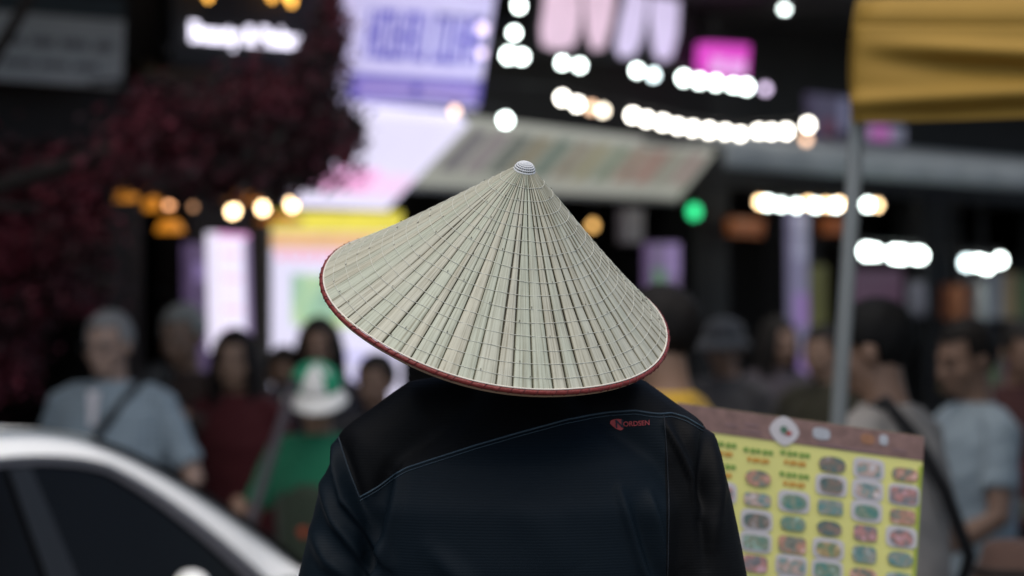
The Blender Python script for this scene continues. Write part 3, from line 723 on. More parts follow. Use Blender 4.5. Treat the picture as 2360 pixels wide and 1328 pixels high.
def person(label, loc, h=1.68, yaw=180, hyaw=0, hpitch=0, skin_c=(.30, .19, .14), hair_c=(.012, .010, .009), hair='short', shirt=None, trousers=None, arms=None, sleeve=.55, stoop=0.0, build_=1.0, shoes=(.02, .02, .02), eyes=True):
    root = empty('person', loc, R(yaw)); tag(root, label, 'person')
    s = h/1.70; bd = build_
    fwd = stoop   # forward lean of the upper body in metres at the neck
    def ln(z): t = max(0, (z-.95)/.5); return fwd*t
    J = lambda x, y, z: Vector((x*s*bd, (y+ln(z))*s, z*s))
    arms = arms or {}
    hp = Vector((0, .020+fwd*1.15, 1.585))*s
    M = Matrix.Translation(hp) @ Euler((R(-hpitch), 0, R(hyaw)), 'XYZ').to_matrix().to_4x4() if False else Matrix.Translation(hp) @ (Matrix.Rotation(R(hyaw), 4, 'Z') @ Matrix.Rotation(R(-hpitch), 4, 'X'))
    mb = MB(); head_parts(mb, M, s)
    nb = J(0, -.02, 1.40); mb.tube([nb, (nb+hp)/2+Vector((0, -.008, -.02)), hp+Vector((0, -.015, -.03))*s], [.064*s, .055*s, .055*s], 12)
    mb.rings([(z*s, 0, (cy+ln(z))*s, rx*s*bd, ry*s*bd) for z, cy, rx, ry in ((.86, 0, .15, .10), (1.0, 0, .135, .095), (1.15, 0, .145, .10), (1.28, 0, .155, .105), (1.38, -.01, .14, .085), (1.44, -.015, .07, .06))], 20)
    el = {}; wr = {}
    for sd in (-1, 1):
        a = arms.get(sd) or ((.225, -.02, 1.10), (.235, .06, .87))
        sh = J(sd*.165, -.01, 1.375); e_ = Vector((sd*a[0][0]*s*bd, (a[0][1]+ln(a[0][2]))*s, a[0][2]*s)); w_ = Vector((sd*a[1][0]*s*bd, (a[1][1]+ln(a[1][2]))*s, a[1][2]*s))
        el[sd] = e_; wr[sd] = w_
        mb.tube([J(sd*.11, -.01, 1.385), sh, sh.lerp(e_, .4), e_, e_.lerp(w_, .35), w_], [.048*s, .050*s, .044*s, .037*s, .038*s, .026*s], 10)
        hpj = J(sd*.085, 0, .90); kn = J(sd*.095, .02, .48); an = J(sd*.10, -.01, .08)
        mb.tube([hpj, hpj.lerp(kn, .4), kn, kn.lerp(an, .35), an], [.085*s, .075*s, .053*s, .052*s, .036*s], 10)
    core = remesh(mb, .009, 3)
    hands = []
    for sd in (-1, 1):
        d = (wr[sd]-el[sd]).normalized(); pn = Vector((-sd, .25, 0)) if not arms.get(sd) else Vector(arms[sd][2] if len(arms[sd]) > 2 else (-sd, .25, 0))
        curl = arms[sd][3] if arms.get(sd) and len(arms[sd]) > 3 else 25
        hands.append(hand(wr[sd], d, pn, curl, s, sd))
    link('body', join_meshes([core]+hands), skin(skin_c), root, True)
    # eyes and brows
    if eyes:
        for sd in (-1, 1):
            MB().ell(M @ (Vector((sd*.031, .0835, .002))*s), (.012*s, .007*s, .006*s), M.to_3x3()).build('eye', pmat('dark eye', (.02, .015, .012), .3), root, True)
            MB().tube([M @ (Vector((sd*.016, .0935, .022))*s), M @ (Vector((sd*.034, .090, .027))*s), M @ (Vector((sd*.050, .078, .021))*s)], .0035*s, 6).build('eyebrow', hairmat(hair_c), root, True)
    # hair: shell over the skull with an irregular hairline
    if hair != 'none':
        hm = MB(); nu, nv = 40, 26; vs = []
        for i in range(nv+1):
            a = -math.pi/2+math.pi*i/nv
            for j in range(nu):
                w = 2*math.pi*j/nu; v = Vector((math.cos(a)*math.cos(w), math.cos(a)*math.sin(w), math.sin(a)))
                bump = 1+.03*math.sin(w*7+i)*math.sin(i*1.7)+random.uniform(-.012, .012)
                vs.append(Vector((v.x*.083*bump, v.y*.104*bump-.014, v.z*.095*bump+.032)))
        fs = []
        def keep(p):
            if p.z > .085: return True
            front = .055-.05*max(0, (p.z-.0)/.085)
            if p.y > .035 and p.z < .075: return False
            if p.y > .010 and p.z < .02: return p.y < .022 and p.z > -.012
            if p.y > -.026 and p.z < .010 and abs(p.x) > .05: return False
            return p.z > -.080 if p.y < -.03 else p.z > -.03
        for i in range(nv):
            for j in range(nu):
                q = (i*nu+j, i*nu+(j+1) % nu, (i+1)*nu+(j+1) % nu, (i+1)*nu+j); c = sum((vs[k] for k in q), Vector())/4
                if keep(c): fs.append(q)
        if hair in ('long',):
            vs2 = list(vs)
        hm.add([M @ (v*s) for v in vs], fs)
        hme = evaluated(hm.mesh(), [('SOLIDIFY', dict(thickness=.010*s, offset=-1))])
        if hair == 'long':
            lm = MB()
            for k in range(26):
                w = R(20+320*k/25)+math.pi/2; 
                x, y = math.cos(w)*.084, math.sin(w)*.100-.016
                if y > .055: continue
                top = Vector((x*.8, y*.8, .075)); mid = Vector((x*1.06, y*1.04-.004, -.02)); low = Vector((x*1.15, y*1.0-.02, -.14)); end = Vector((x*1.1+random.uniform(-.01, .01), y*.9-.03, -.27+random.uniform(-.03, .03)))
                lm.tube([M @ (p*s) for p in (top, mid, low, end)], [.016*s, .020*s, .020*s, .008*s], 7)
            hme = join_meshes([hme, remesh(lm, .008, 2)])
        link('hair', hme, hairmat(hair_c), root, True)
    # shirt
    if shirt:
        sm = MB()
        sm.rings([(z*s, 0, (cy+ln(z))*s, rx*s*bd, ry*s*bd) for z, cy, rx, ry in ((.84, 0, .182, .128), (.95, 0, .172, .122), (1.10, 0, .172, .122), (1.25, 0, .182, .128), (1.34, -.005, .175, .115), (1.40, -.01, .135, .09), (1.435, -.012, .085, .075), (1.455, -.012, .068, .066))], 24)
        for sd in (-1, 1):
            sh = J(sd*.165, -.01, 1.372); e_, w_ = el[sd], wr[sd]
            pts = [J(sd*.06, -.012, 1.405), J(sd*.12, -.012, 1.395), sh, sh.lerp(e_, .5)]; rr = [.050, .056, .060, .056]
            if sleeve <= 1: pts.append(sh.lerp(e_, max(.55, sleeve))); rr.append(.060)
            else: pts += [e_, e_.lerp(w_, .5), e_.lerp(w_, .92)]; rr += [.050, .046, .036]
            sm.tube(pts, [q*s for q in rr], 14)
        sme = remesh(sm, .0095, 5)
        a = mverts(sme); 
        f = np.sin(a[:, 2]*38+a[:, 0]*21)*np.sin(a[:, 0]*33-a[:, 2]*9)*.0035+np.sin(a[:, 2]*90+a[:, 0]*50)*.0012
        rad = a[:, :2].copy(); rn = np.linalg.norm(rad, axis=1, keepdims=True)+1e-6; a[:, :2] += rad/rn*f[:, None]
        mset(sme, a)
        link('shirt', sme, shirt, root, True)
    tm = MB()
    tm.rings([(z*s, 0, 0, rx*s*bd, ry*s*bd) for z, rx, ry in ((.80, .165, .115), (.90, .17, .12), (.99, .155, .11))], 20)
    for sd in (-1, 1):
        tm.tube([J(sd*.085, 0, .88), J(sd*.09, .01, .70), J(sd*.095, .02, .48), J(sd*.10, .0, .25), J(sd*.10, -.005, .06)], [q*s for q in (.096, .090, .072, .068, .062)], 14)
    link('trousers', remesh(tm, .012, 4), trousers or cloth('dark trousers', (.02, .02, .024)), root, True)
    for sd in (-1, 1):
        MB().ell(J(sd*.10, .045, .043), (.046*s, .130*s, .040*s), nu=16, nv=10).build('shoe', pmat('shoe %.2f' % shoes[0], shoes, .6), root, True)
    root['_M'] = 0; del root['_M']
    return root, M, s
def gp(px, D): p = P(px, 700, D); return (p.x, p.y, GZ)
SK1 = (.22, .135, .092); SK2 = (.20, .12, .083); SK3 = (.30, .20, .155)
# older man with glasses
pr, M, s = person('older man with short grey hair, glasses and a pale blue checked shirt', gp(262, 8.65), 1.665, 162, -4, 6, SK3, (.19, .19, .19), 'short',
                  cloth('pale blue check', (.23, .285, .32), (.11, .15, .19)), cloth('dark trousers', (.02, .02, .024)), {-1: ((.27, .0, 1.10), (.22, .20, 1.0)), 1: ((.25, -.02, 1.10), (.25, .1, .9))}, sleeve=.8, build_=1.22, stoop=.02)
gl = empty('glasses'); gl.parent = pr
for sd in (-1, 1):
    MB().tube([M @ (Vector((sd*.033+math.cos(a)*.021, .100, .001+math.sin(a)*.016))*s) for a in [2*math.pi*k/16 for k in range(16)]], .0022, 6, closed=True).build('rim', frame_m, gl, True)
    MB().tube([M @ (Vector((sd*.055, .098, .004))*s), M @ (Vector((sd*.078, .0, .006))*s)], .002, 5).build('temple', frame_m, gl)
ins = MB().slab([Vector(p) for p in ((-.022, .152, 1.395), (.022, .152, 1.395), (.012, .166, 1.27), (-.012, .166, 1.27))], .004, Vector((0, 1, 0))); ins.build('undershirt', cloth('white cotton', (.55, .53, .56)), pr)
MB().tube([(-.13, .03, 1.43), (-.07, .165, 1.30), (.03, .178, 1.15), (.17, .13, .98)], .008, 6, ry=[.018]*4).build('bag_strap', cloth('black strap', (.012, .012, .013)), pr)
person('grey haired man in a dark jacket holding a camera before the violet sign', gp(425, 9.15), 1.69, 168, -14, 14, SK1, (.22, .22, .20), 'short', cloth('dark brown jacket', (.035, .022, .018)), None,
       {1: ((.24, .10, 1.18), (.08, .26, 1.30), (-.5, 0, .8), 60), -1: ((.24, .10, 1.18), (.08, .26, 1.30), (.5, 0, .8), 60)}, sleeve=2)
cam_b = P(365, 868, 8.86)
co = empty('photo_camera', cam_b); tag(co, 'small dark camera held up by the grey haired man in brown', 'camera')
MB().box((0, 0, 0), (.11, .05, .07)).build('camera_body', cb, co); MB().tube([(0, -.02, 0), (0, -.075, 0)], [.028, .03], 14).build('lens', pmat('lens barrel', (.02, .02, .022), .3), co); MB().box((0, 0, .042), (.04, .04, .02)).build('viewfinder', cb, co)
person('woman with long dark hair in a dark red top beside the upright sign', gp(545, 8.95), 1.60, 165, 12, 5, SK1, (.012, .009, .008), 'long', cloth('dark red top', (.045, .004, .006)), None, None, sleeve=2)
person('woman with long dark hair standing right against the tall glowing poster', gp(735, 9.65), 1.64, 185, -8, 4, SK2, (.008, .007, .006), 'long', cloth('navy black top', (.010, .011, .018)), None, None, sleeve=2)
person('dark haired person half hidden behind the cap and the black shoulder', gp(868, 9.3), 1.50, 170, -20, 8, SK2, (.008, .007, .006), 'short', cloth('charcoal top', (.03, .03, .033)))
# woman in the green and white cap
gr_c = cloth('green polo', (.009, .12, .06))
pr, M, s = person('short vendor in a green polo and dark olive apron behind the white car', gp(742, 8.25), 1.475, 165, 20, 20, SK2, (.01, .009, .008), 'short', gr_c, cloth('dark trousers', (.02, .02, .024)),
                  {1: ((.28, .06, 1.10), (.25, .24, 1.16), (-1, .2, .1), 70), -1: ((.27, .03, 1.08), (.22, .2, .98), (1, .2, 0), 40)}, sleeve=.75, stoop=.05)
ap_ = MB().rings([(z*s, 0, .05*max(0, (z-.95)/.5)*s, rx*s, ry*s) for z, rx, ry in ((.55, .20, .15), (.8, .196, .140), (1.0, .18, .130), (1.2, .186, .134), (1.26, .10, .138))], 24)
am = ap_.mesh(); bm = bmesh.new(); bm.from_mesh(am); bmesh.ops.delete(bm, geom=[f for f in bm.faces if f.calc_center_median().y < .06 or abs(f.normal.z) > .9], context='FACES'); bm.to_mesh(am)
link('apron', thick(am, .004), cloth('olive cream apron', (.028, .040, .026)), pr, True)
MB().ell((.0, .215*s, 1.08*s), (.022*s, .006, .02*s)).build('badge', cloth('orange red badge', (.25, .04, .015)), pr, True)
cp = empty('cap', pr.location, R(165)); tag(cp, 'green and white cap with a broad white peak on the short vendor', 'cap')
cm = MB(); nu, nv = 32, 12; vs = []; fs = []
for i in range(nv+1):
    a = R(4)+R(86)*i/nv
    for j in range(nu):
        w = 2*math.pi*j/nu; vs.append(M @ (Vector((math.cos(a)*math.cos(w)*.098, math.cos(a)*math.sin(w)*.118-.012, math.sin(a)*.092+.050))*s))
gf = []; wf = []
for i in range(nv):
    for j in range(nu):
        q = (i*nu+j, i*nu+(j+1) % nu, (i+1)*nu+(j+1) % nu, (i+1)*nu+j); w = (j+.5)/nu*360
        (wf if 55 < w < 115 or (w > 120 and w < 150 and i > 5) else gf).append(q)
grc2 = cloth('green cap cloth', (.012, .24, .12)); whc = cloth('white cap cloth', (.62, .62, .60))
for nm, ff, mt in (('crown_panel', gf, grc2), ('front_panel', wf, whc)):
    link(nm, evaluated(MB().add(vs, ff).mesh(), [('SOLIDIFY', dict(thickness=.005, offset=1))]), mt, cp, True)
def brim(u, v):
    w = R(10)+R(160)*u; r = 1+.85*v*math.sin(R(180)*u)**.5
    return M @ (Vector((math.cos(w)*.100*(1+.30*v), math.sin(w)*.118*r-.012, .052-.028*v-.018*abs(math.cos(w))**2*v))*s)
link('peak', thick(grid(brim, 28, 8).mesh(), .006), whc, cp, True)
# her staff
wp = pr.matrix_basis @ Vector((.25*s, (.24+.03)*s, 1.16*s)); 
st = empty('pole', (0, 0, 0)); tag(st, 'slim grey carrying pole held upright by the short vendor', 'pole')
pa, pb = P(672, 905, 8.0), P(618, 1075, 8.0); dv = pb-pa; pg = pa+dv*((GZ-pa.z)/dv.z)
MB().tube([pa-dv*.15, pa, pb, pg], .017, 8).build('shaft', pmat('grey violet pole', (.07, .06, .07), .5), st, True)
MB().tube([pa-dv*.19, pa-dv*.13], .021, 8).build('end_cap', cb, st, True)
# man in yellow shirt behind the hat
person('black haired man in a yellow T-shirt standing behind the conical hat', gp(1532, 6.0), 1.735, 62, 8, 6, SK1, (.007, .006, .006), 'short', cloth('yellow tee', (.46, .28, .035)), None,
       {1: ((.26, .02, 1.10), (.22, .2, 1.0)), -1: ((.26, .02, 1.10), (.22, .2, 1.0))}, sleeve=.6)
# man in grey tee, side on
pr, M, s = person('black haired man in a grey T-shirt with a black shoulder strap, seen side on', gp(2068, 5.95), 1.70, 55, 13, 12, SK2, (.006, .006, .006), 'short', cloth('grey beige tee', (.24, .225, .21)), cloth('brown trousers', (.05, .04, .035)), None, sleeve=.75, build_=1.05, stoop=.04)
MB().tube([(-.10, .10, 1.40), (-.10, -.02, 1.462), (-.115, -.10, 1.38), (-.05, -.150, 1.25), (.08, -.155, 1.08), (.19, -.06, .92), (.19, .06, .92), (.06, .17, 1.08), (-.06, .16, 1.28), (-.10, .10, 1.40)], .006, 6, ry=[.020]*10).build('shoulder_strap', MATS['black strap'], pr, True)
person('dark haired man in a pale blue T-shirt behind the grey shirted man', gp(2240, 7.2), 1.645, 108, 6, 12, SK2, (.008, .007, .007), 'short', cloth('pale blue tee', (.25, .31, .35)), None, {-1: ((.25, .05, 1.12), (.20, .22, 1.02)), 1: ((.25, .05, 1.12), (.20, .22, 1.02))}, sleeve=.7)
pr, M, s = person('stooping person with a slate blue cap in the dark doorway', gp(1672, 10.4), 1.62, 150, 10, 8, SK2, (.01, .009, .009), 'short', cloth('charcoal top', (.03, .03, .033)))
bc = empty('cap', pr.location, R(150)); tag(bc, 'slate blue cap worn in the dark doorway', 'cap')
MB().ell(M @ (Vector((0, -.012, .055))*s), (.096*s, .118*s, .082*s), M.to_3x3()).build('crown', cloth('slate cap', (.012, .015, .020)), bc, True)
link('peak', thick(grid(brim, 20, 5).mesh(), .006), cloth('slate cap', (.012, .015, .020)), bc, True)

# ------------------------------------------------------------------ market stall on the right
stl = empty('market_stall', gp(2420, 7.6)); stl.scale = (1, 1, 1.2); tag(stl, 'low market stall with pale top under the tent', 'stall')
wood = pmat('pale worn timber', (.26, .22, .16), .7, .25, 10, .2)
for k in range(5): MB().box((0, -.32+k*.16, .90), (1.5, .15, .035)).build('plank', wood, stl)
MB().box((0, -.39, .62), (1.46, .03, .48)).build('front_board', pmat('dark stall cloth', (.02, .018, .018), .9), stl)
for x in (-.7, .7):
    for y in (-.36, .36): MB().box((x, y, .44), (.05, .05, .88)).build('leg', frame_m, stl)
MB().box((0, 0, .36), (1.4, .7, .03)).build('shelf', wood, stl)
red_m = pmat('dark red plastic', (.16, .015, .012), .45)
for (dx, dy, lab) in ((-.45, -.15, 'dark red plastic tray at the open end of the market stall'), (.05, -.1, 'dark red plastic tray in the middle of the market stall')):
    o = empty('tray', stl.location+Vector((dx, dy, 1.103))); tag(o, lab, 'tray')
    MB().box((0, 0, .012), (.36, .30, .018)).build('base', red_m, o)
    for (c, d) in (((0, -.15, .05), (.37, .012, .09)), ((0, .15, .05), (.37, .012, .09)), ((-.185, 0, .05), (.012, .30, .09)), ((.185, 0, .05), (.012, .30, .09))): MB().box(c, d).build('side', red_m, o)
    for k in range(7): MB().ell((random.uniform(-.12, .12), random.uniform(-.09, .09), .065), (.045, .04, .035)).build('fruit', pmat('russet fruit', (.22, .05, .02), .5), o, True)
# seated child at lower right
o = empty('sack', gp(2335, 5.6)); o.scale = (1, 1, 1.1); tag(o, 'brown bulging sack standing at the foot of the stall', 'sack')
sk = remesh(MB().rings([(.0, 0, 0, .20, .17), (.25, 0, 0, .24, .20), (.60, 0, 0, .23, .19), (.86, 0, 0, .20, .16), (.98, .01, 0, .10, .09), (1.05, .01, 0, .07, .06)], 20), .02, 4)
a = mverts(sk); a[:, 0] += np.sin(a[:, 2]*22+a[:, 1]*14)*.008; mset(sk, a)
link('cloth', sk, cloth('brown sacking', (.09, .052, .04)), o, True)
MB().tube([(math.cos(w)*.098+.01, math.sin(w)*.088, .985) for w in [2*math.pi*k/16 for k in range(16)]], .010, 6, closed=True).build('tie', bark, o, True)

# ------------------------------------------------------------------ more of the market on the right
person('slim long haired person standing in the doorway by the upright violet sign', gp(1792, 11.3), 1.63, 200, 10, 5, SK2, (.01, .009, .008), 'long', cloth('pale mauve top', (.05, .042, .05)), None, None, sleeve=.7)
person('person in an olive jacket standing just behind the grey tent pole', gp(1898, 10.2), 1.60, 150, -15, 5, SK1, (.01, .009, .008), 'short', cloth('olive jacket', (.022, .021, .012)), None, None, sleeve=2)
person('dark haired vendor in a dark red apron top at the far end of the stall', gp(2350, 9.4), 1.62, 190, 10, 15, SK2, (.01, .009, .008), 'short', cloth('maroon top', (.03, .008, .008)), None, None, sleeve=.7)
person('black haired person in a grey hooded top behind the tilted pole', gp(655, 9.75), 1.52, 190, 5, 8, SK1, (.01, .009, .008), 'short', cloth('grey hooded top', (.07, .07, .08)), None, None, sleeve=2)
litpanel('shop_sign', [(1688, 502), (1762, 506), (1758, 545), (1690, 541)], .2, (.22, .06, .012), .5, 'small dim orange sign right of the green lamp')
litpanel('hanging_banner', [(1905, 500), (1960, 502), (1958, 540), (1905, 538)], .2, (.22, .06, .015), .5, 'narrow dim orange banner under the row of white and orange bulbs')
litpanel('window_poster', [(1872, 610), (1905, 612), (1906, 900), (1876, 900)], .15, (.09, .09, .03), .55, 'tall dull olive poster beside the grey tent pole')
litpanel('window_poster', [(1440, 480), (1482, 482), (1482, 560), (1440, 560)], .1, (.09, .078, .085), .5, 'small pale notice in the doorway right of the hat')
rk = empty('display_rack', FW(U(2290, .5), GZ, .5), ang); tag(rk, 'dark metal display rack with three shelves under the white awning', 'rack')
for x in (-.55, .55):
    for y in (-.15, .15): MB().tube([(x, y, 0), (x, y, 2.0)], .012, 6).build('upright', frame_m, rk)
for z in (.7, 1.15, 1.6): MB().box((0, 0, z), (1.12, .32, .02)).build('shelf', frame_m, rk)
random.seed(31); RM = Matrix.Translation(rk.location) @ Matrix.Rotation(ang, 4, 'Z')
cc = [('mauve', (.20, .12, .18)), ('rust', (.22, .07, .03)), ('grey', (.20, .21, .22)), ('tan', (.28, .20, .10)), ('dull green', (.08, .12, .05))]
where = {.71: 'low', 1.16: 'middle', 1.61: 'top'}
for z in (.71, 1.16, 1.61):
    for k, x in enumerate((-.42, -.2, .03, .26, .45)):
        nm, c = cc[(k+int(z*7)) % 5]; h = random.uniform(.16, .30)
        p = RM @ Vector((x, random.uniform(-.03, .03), z)); o = empty('carton', p, ang+random.uniform(-.1, .1)); tag(o, '%s carton on the %s shelf of the dark display rack' % (nm, where[z]), 'carton', 'cartons on the display rack')
        MB().box((0, 0, h/2), (.17, .2, h)).build('box', pmat(nm+' carton', c, .7, .2, 12), o); MB().box((0, 0, h+.003), (.172, .05, .004)).build('tape', pmat('brown tape', (.16, .10, .05), .4), o)
for i, (px, py, w_, h_, c, lab) in enumerate(((2112, 690, .11, .20, (.09, .09, .11), 'slate cloth bag hanging behind the grey shirted man'), (2205, 705, .09, .22, (.14, .05, .02), 'rust cloth bag hanging above the man in pale blue'), (2262, 700, .07, .24, (.22, .24, .24), 'pale grey cloth bag hanging above the man in pale blue'))):
    a = PF(px, py, 1.0); o = empty('hanging_bag'); tag(o, lab, 'bag')
    bg = remesh(MB().rings([(a.z-h_/2, a.x, a.y, w_*.45, .03), (a.z-h_*.3, a.x, a.y, w_*.55, .045), (a.z+h_*.3, a.x, a.y, w_*.5, .03), (a.z+h_/2, a.x, a.y, w_*.46, .012)], 18), .012, 2)
    link('bag_body', bg, cloth('bag cloth %d' % i, c), o, True)
    MB().tube([a+Vector((-w_*.35, 0, h_*.45)), Vector((a.x, a.y, 2.40)), a+Vector((w_*.35, 0, h_*.45))], .004, 5).build('strap', frame_m, o)

# ------------------------------------------------------------------ menu board
mn = empty('menu_board'); tag(mn, 'yellow menu board with a brown header and rows of dish pictures', 'menu')
MD = 3.68
q = [P(1560, 928, MD), P(2130, 1006, MD+.05), P(2100, 1500, MD+.05), P(1548, 1430, MD)]
my = pmat('yellow menu card', (.72, .70, .245), .45, .06, 8, spec=.3)
panel('card', q, .006, my, mn)
hb = pmat('brown menu header', (.22, .135, .12), .5, .5, 60)
panel('header', subq(q, 0, 1, .885, 1.0, .0012), .001, hb, mn)
def disc(c, ux, uz, rx, rz, nrm, e=2.0, n=24, th=.001):
    w = []
    for j in range(n):
        t = 2*math.pi*j/n; cc, ss = math.cos(t), math.sin(t)
        w.append(c+ux*rx*math.copysign(abs(cc)**(2/e), cc)+uz*rz*math.copysign(abs(ss)**(2/e), ss))
    b = [p-nrm*th for p in w]
    return MB().add(w+b, [tuple(range(n)), tuple(range(n, 2*n))[::-1]]+[(i, n+i, n+(i+1) % n, (i+1) % n) for i in range(n)])
nq = qn(q); ux = (q[1]-q[0]).normalized(); uz = (q[0]-q[3]).normalized()
wprint = pmat('white print', (.55, .53, .55), .5, .1, 40)
disc(lerpq(q, .432, .937)+nq*.0024, ux, uz, .0235, .0225, nq, 1.55).build('emblem', wprint, mn)
disc(lerpq(q, .430, .942)+nq*.0034, ux, uz, .006, .006, nq).build('emblem_mark', pmat('green emblem mark', (.08, .16, .11), .5), mn)
disc(lerpq(q, .447, .930)+nq*.0034, ux, uz, .006, .004, nq).build('emblem_mark', pmat('red emblem mark', (.35, .08, .07), .5), mn)
disc(lerpq(q, .582, .948)+nq*.0024, ux, uz, .014, .009, nq, 3).build('header_print', pmat('pale blue print', (.40, .42, .46), .5, .4, 200), mn)
disc(lerpq(q, .770, .952)+nq*.0024, ux, uz, .011, .008, nq, 3).build('header_print', pmat('tan print', (.32, .16, .09), .5, .3, 100), mn)
disc(lerpq(q, .835, .958)+nq*.0024, ux, uz, .007, .008, nq, 3).build('header_print', MATS['pale blue print'], mn)
for (u, v, w_) in ((.30, .945, .06), (.30, .915, .08), (.22, .93, .05), (.62, .90, .10), (.75, .895, .16), (.9, .92, .06)):
    panel('header_print', subq(q, u-w_/2, u+w_/2, v-.007, v+.007, .002), .0008, pmat('mauve print', (.22, .14, .14), .5, .3, 150), mn)
panel('edge_strip', subq(q, .985, 1.0, 0, .86, .0012), .001, pmat('green yellow edge', (.34, .42, .06), .5), mn)
# dish pictures: one material, each picture differs
dm = bpy.data.materials.new('dish photograph'); dm.use_nodes = True; n, l = nd(dm); b = n['Principled BSDF']; b.inputs['Roughness'].default_value = .4
tc = n.new('ShaderNodeTexCoord'); oi = n.new('ShaderNodeObjectInfo'); mp = n.new('ShaderNodeMapping'); mp.inputs['Scale'].default_value = (1, 1, 1)
cmb = n.new('ShaderNodeCombineXYZ'); mul = n.new('ShaderNodeMath'); mul.operation = 'MULTIPLY'; mul.inputs[1].default_value = 40
l.new(oi.outputs['Random'], mul.inputs[0]); l.new(mul.outputs[0], cmb.inputs[0]); l.new(mul.outputs[0], cmb.inputs[1])
va = n.new('ShaderNodeVectorMath'); va.operation = 'ADD'; l.new(tc.outputs['Object'], va.inputs[0]); l.new(cmb.outputs[0], va.inputs[1])
no = n.new('ShaderNodeTexNoise'); no.inputs['Scale'].default_value = 75; no.inputs['Detail'].default_value = 3; l.new(va.outputs[0], no.inputs['Vector'])
cr = n.new('ShaderNodeValToRGB'); l.new(no.outputs['Fac'], cr.inputs['Fac'])
es = cr.color_ramp.elements; es[0].position = .30; es[0].color = (.10, .15, .14, 1); es[1].position = .74; es[1].color = (.66, .60, .56, 1)
for p_, c_ in ((.42, (.18, .29, .28, 1)), (.5, (.30, .27, .22, 1)), (.58, (.42, .31, .26, 1)), (.65, (.46, .48, .48, 1))):
    e = es.new(p_); e.color = c_
hue = n.new('ShaderNodeValToRGB'); hue.color_ramp.interpolation = 'CONSTANT'; he = hue.color_ramp.elements; he[0].color = (.75, 1.0, 1.05, 1); he[1].position = .86; he[1].color = (1.1, 1.0, .6, 1)
for p_, c_ in ((.16, (1.25, .85, .75, 1)), (.32, (.6, .95, .85, 1)), (.48, (1.2, 1.15, 1.2, 1)), (.62, (.62, .6, .6, 1)), (.74, (1.15, .75, .85, 1))):
    e = he.new(p_); e.color = c_
l.new(oi.outputs['Random'], hue.inputs['Fac']); mh = n.new('ShaderNodeMix'); mh.data_type = 'RGBA'; mh.blend_type = 'MULTIPLY'; mh.inputs[0].default_value = 1; l.new(cr.outputs[0], mh.inputs[6]); l.new(hue.outputs[0], mh.inputs[7]); l.new(mh.outputs[2], b.inputs['Base Color'])
random.seed(5)
pw, ph = .0206, .0122
for r_ in range(9):
    for c_ in range(6):
        u = .185+c_*.149; v = .815-r_*.0985+ (.0 if c_ != 1 else -.01)
        pass
        if r_ < 2 and c_ in (1, 2) or (c_ == 0 and r_ < 2):
            if c_ == 1 and r_ == 1: pass
            else:
                for k, (m_, hw_) in enumerate(((pmat('green menu words', (.14, .30, .05), .5, .3, 100), .062), (pmat('orange menu words', (.55, .24, .03), .5, .2, 100), .045))):
                    [panel('menu_words', subq(q, u-hw_+2*hw_*t_/5+.004*(t_ % 2), u-hw_+2*hw_*(t_+.78)/5, v+.014-k*.042-.004*(t_ % 2), v+.032-k*.042, .0016), .0008, m_, mn) for t_ in range(5)]
                continue
        c = lerpq(q, u, v)
        plate = disc(c+nq*.0018, ux, uz, pw*1.22, ph*1.35, nq, 4.5).build('picture_border', pmat('white print', (.55, .53, .55), .5), mn) if random.random() < .45 else None
        disc(c+nq*.0030-uz*.001, ux, uz, pw*random.uniform(.9, 1.08), ph*random.uniform(.82, 1.05), nq, random.choice((2.3, 3.0, 4.5, 6.0))).build('dish_picture', dm, mn)
        panel('caption', subq(q, u-random.uniform(.03, .05), u+random.uniform(.025, .05), v-.0335, v-.0285, .0016), .0008, pmat('brown caption print', (.20, .17, .06), .5), mn)
# wooden stand behind it
for u in (.25, .75):
    a = lerpq(q, u, .9)-nq*.02; f = Vector((a.x, a.y, 0))+Vector((0, -.03, 0)); MB().tube([a, f], .010, 8).build('stand_leg', wood, mn)
a = lerpq(q, .5, .9)-nq*.025; MB().tube([a, Vector((a.x, a.y+.35, 0))], .010, 8).build('stand_leg', wood, mn)

# ------------------------------------------------------------------ the man in the conical hat
MX, MY = .0135, 3.03
man = empty('person', (MX, MY, 0)); tag(man, 'man seen from behind in a black and navy sports shirt', 'person')
def SP(px, py): p = P(px, py, 3.0); return p.x-MX, p.z      # shirt pixel -> local x, z
sm = MB()
sm.rings([(.84, 0, .01, .185, .130), (1.0, 0, .01, .178, .125), (1.14, .0, .005, .188, .128), (1.26, .002, 0, .205, .135), (1.33, .003, -.005, .205, .130), (1.385, .003, -.005, .175, .112), (1.43, .003, 0, .115, .092), (1.465, .003, .005, .078, .075), (1.495, .003, .01, .066, .068)], 32, 2.3)
ARM = {-1: [(-.06, 0, 1.443), (-.12, -.004, 1.430), (-.172, -.004, 1.392), (-.196, 0, 1.33), (-.222, .0, 1.24), (-.262, .01, 1.08), (-.225, .14, 1.0), (-.165, .26, .97)],
       1: [(.065, 0, 1.443), (.128, -.004, 1.435), (.178, -.004, 1.398), (.198, 0, 1.33), (.220, .0, 1.24), (.262, .01, 1.08), (.225, .14, 1.0), (.165, .26, .97)]}
for sd in (-1, 1): sm.tube([Vector(p) for p in ARM[sd]], [.052, .058, .062, .063, .060, .052, .045, .036], 18)
sme = remesh(sm, .0065, 7)
sme = evaluated(sme, [('SUBSURF', dict(levels=1, render_levels=1))])
a = mverts(sme)
nr = np.empty(len(sme.vertices)*3); sme.vertices.foreach_get('normal', nr); nr = nr.reshape(-1, 3)
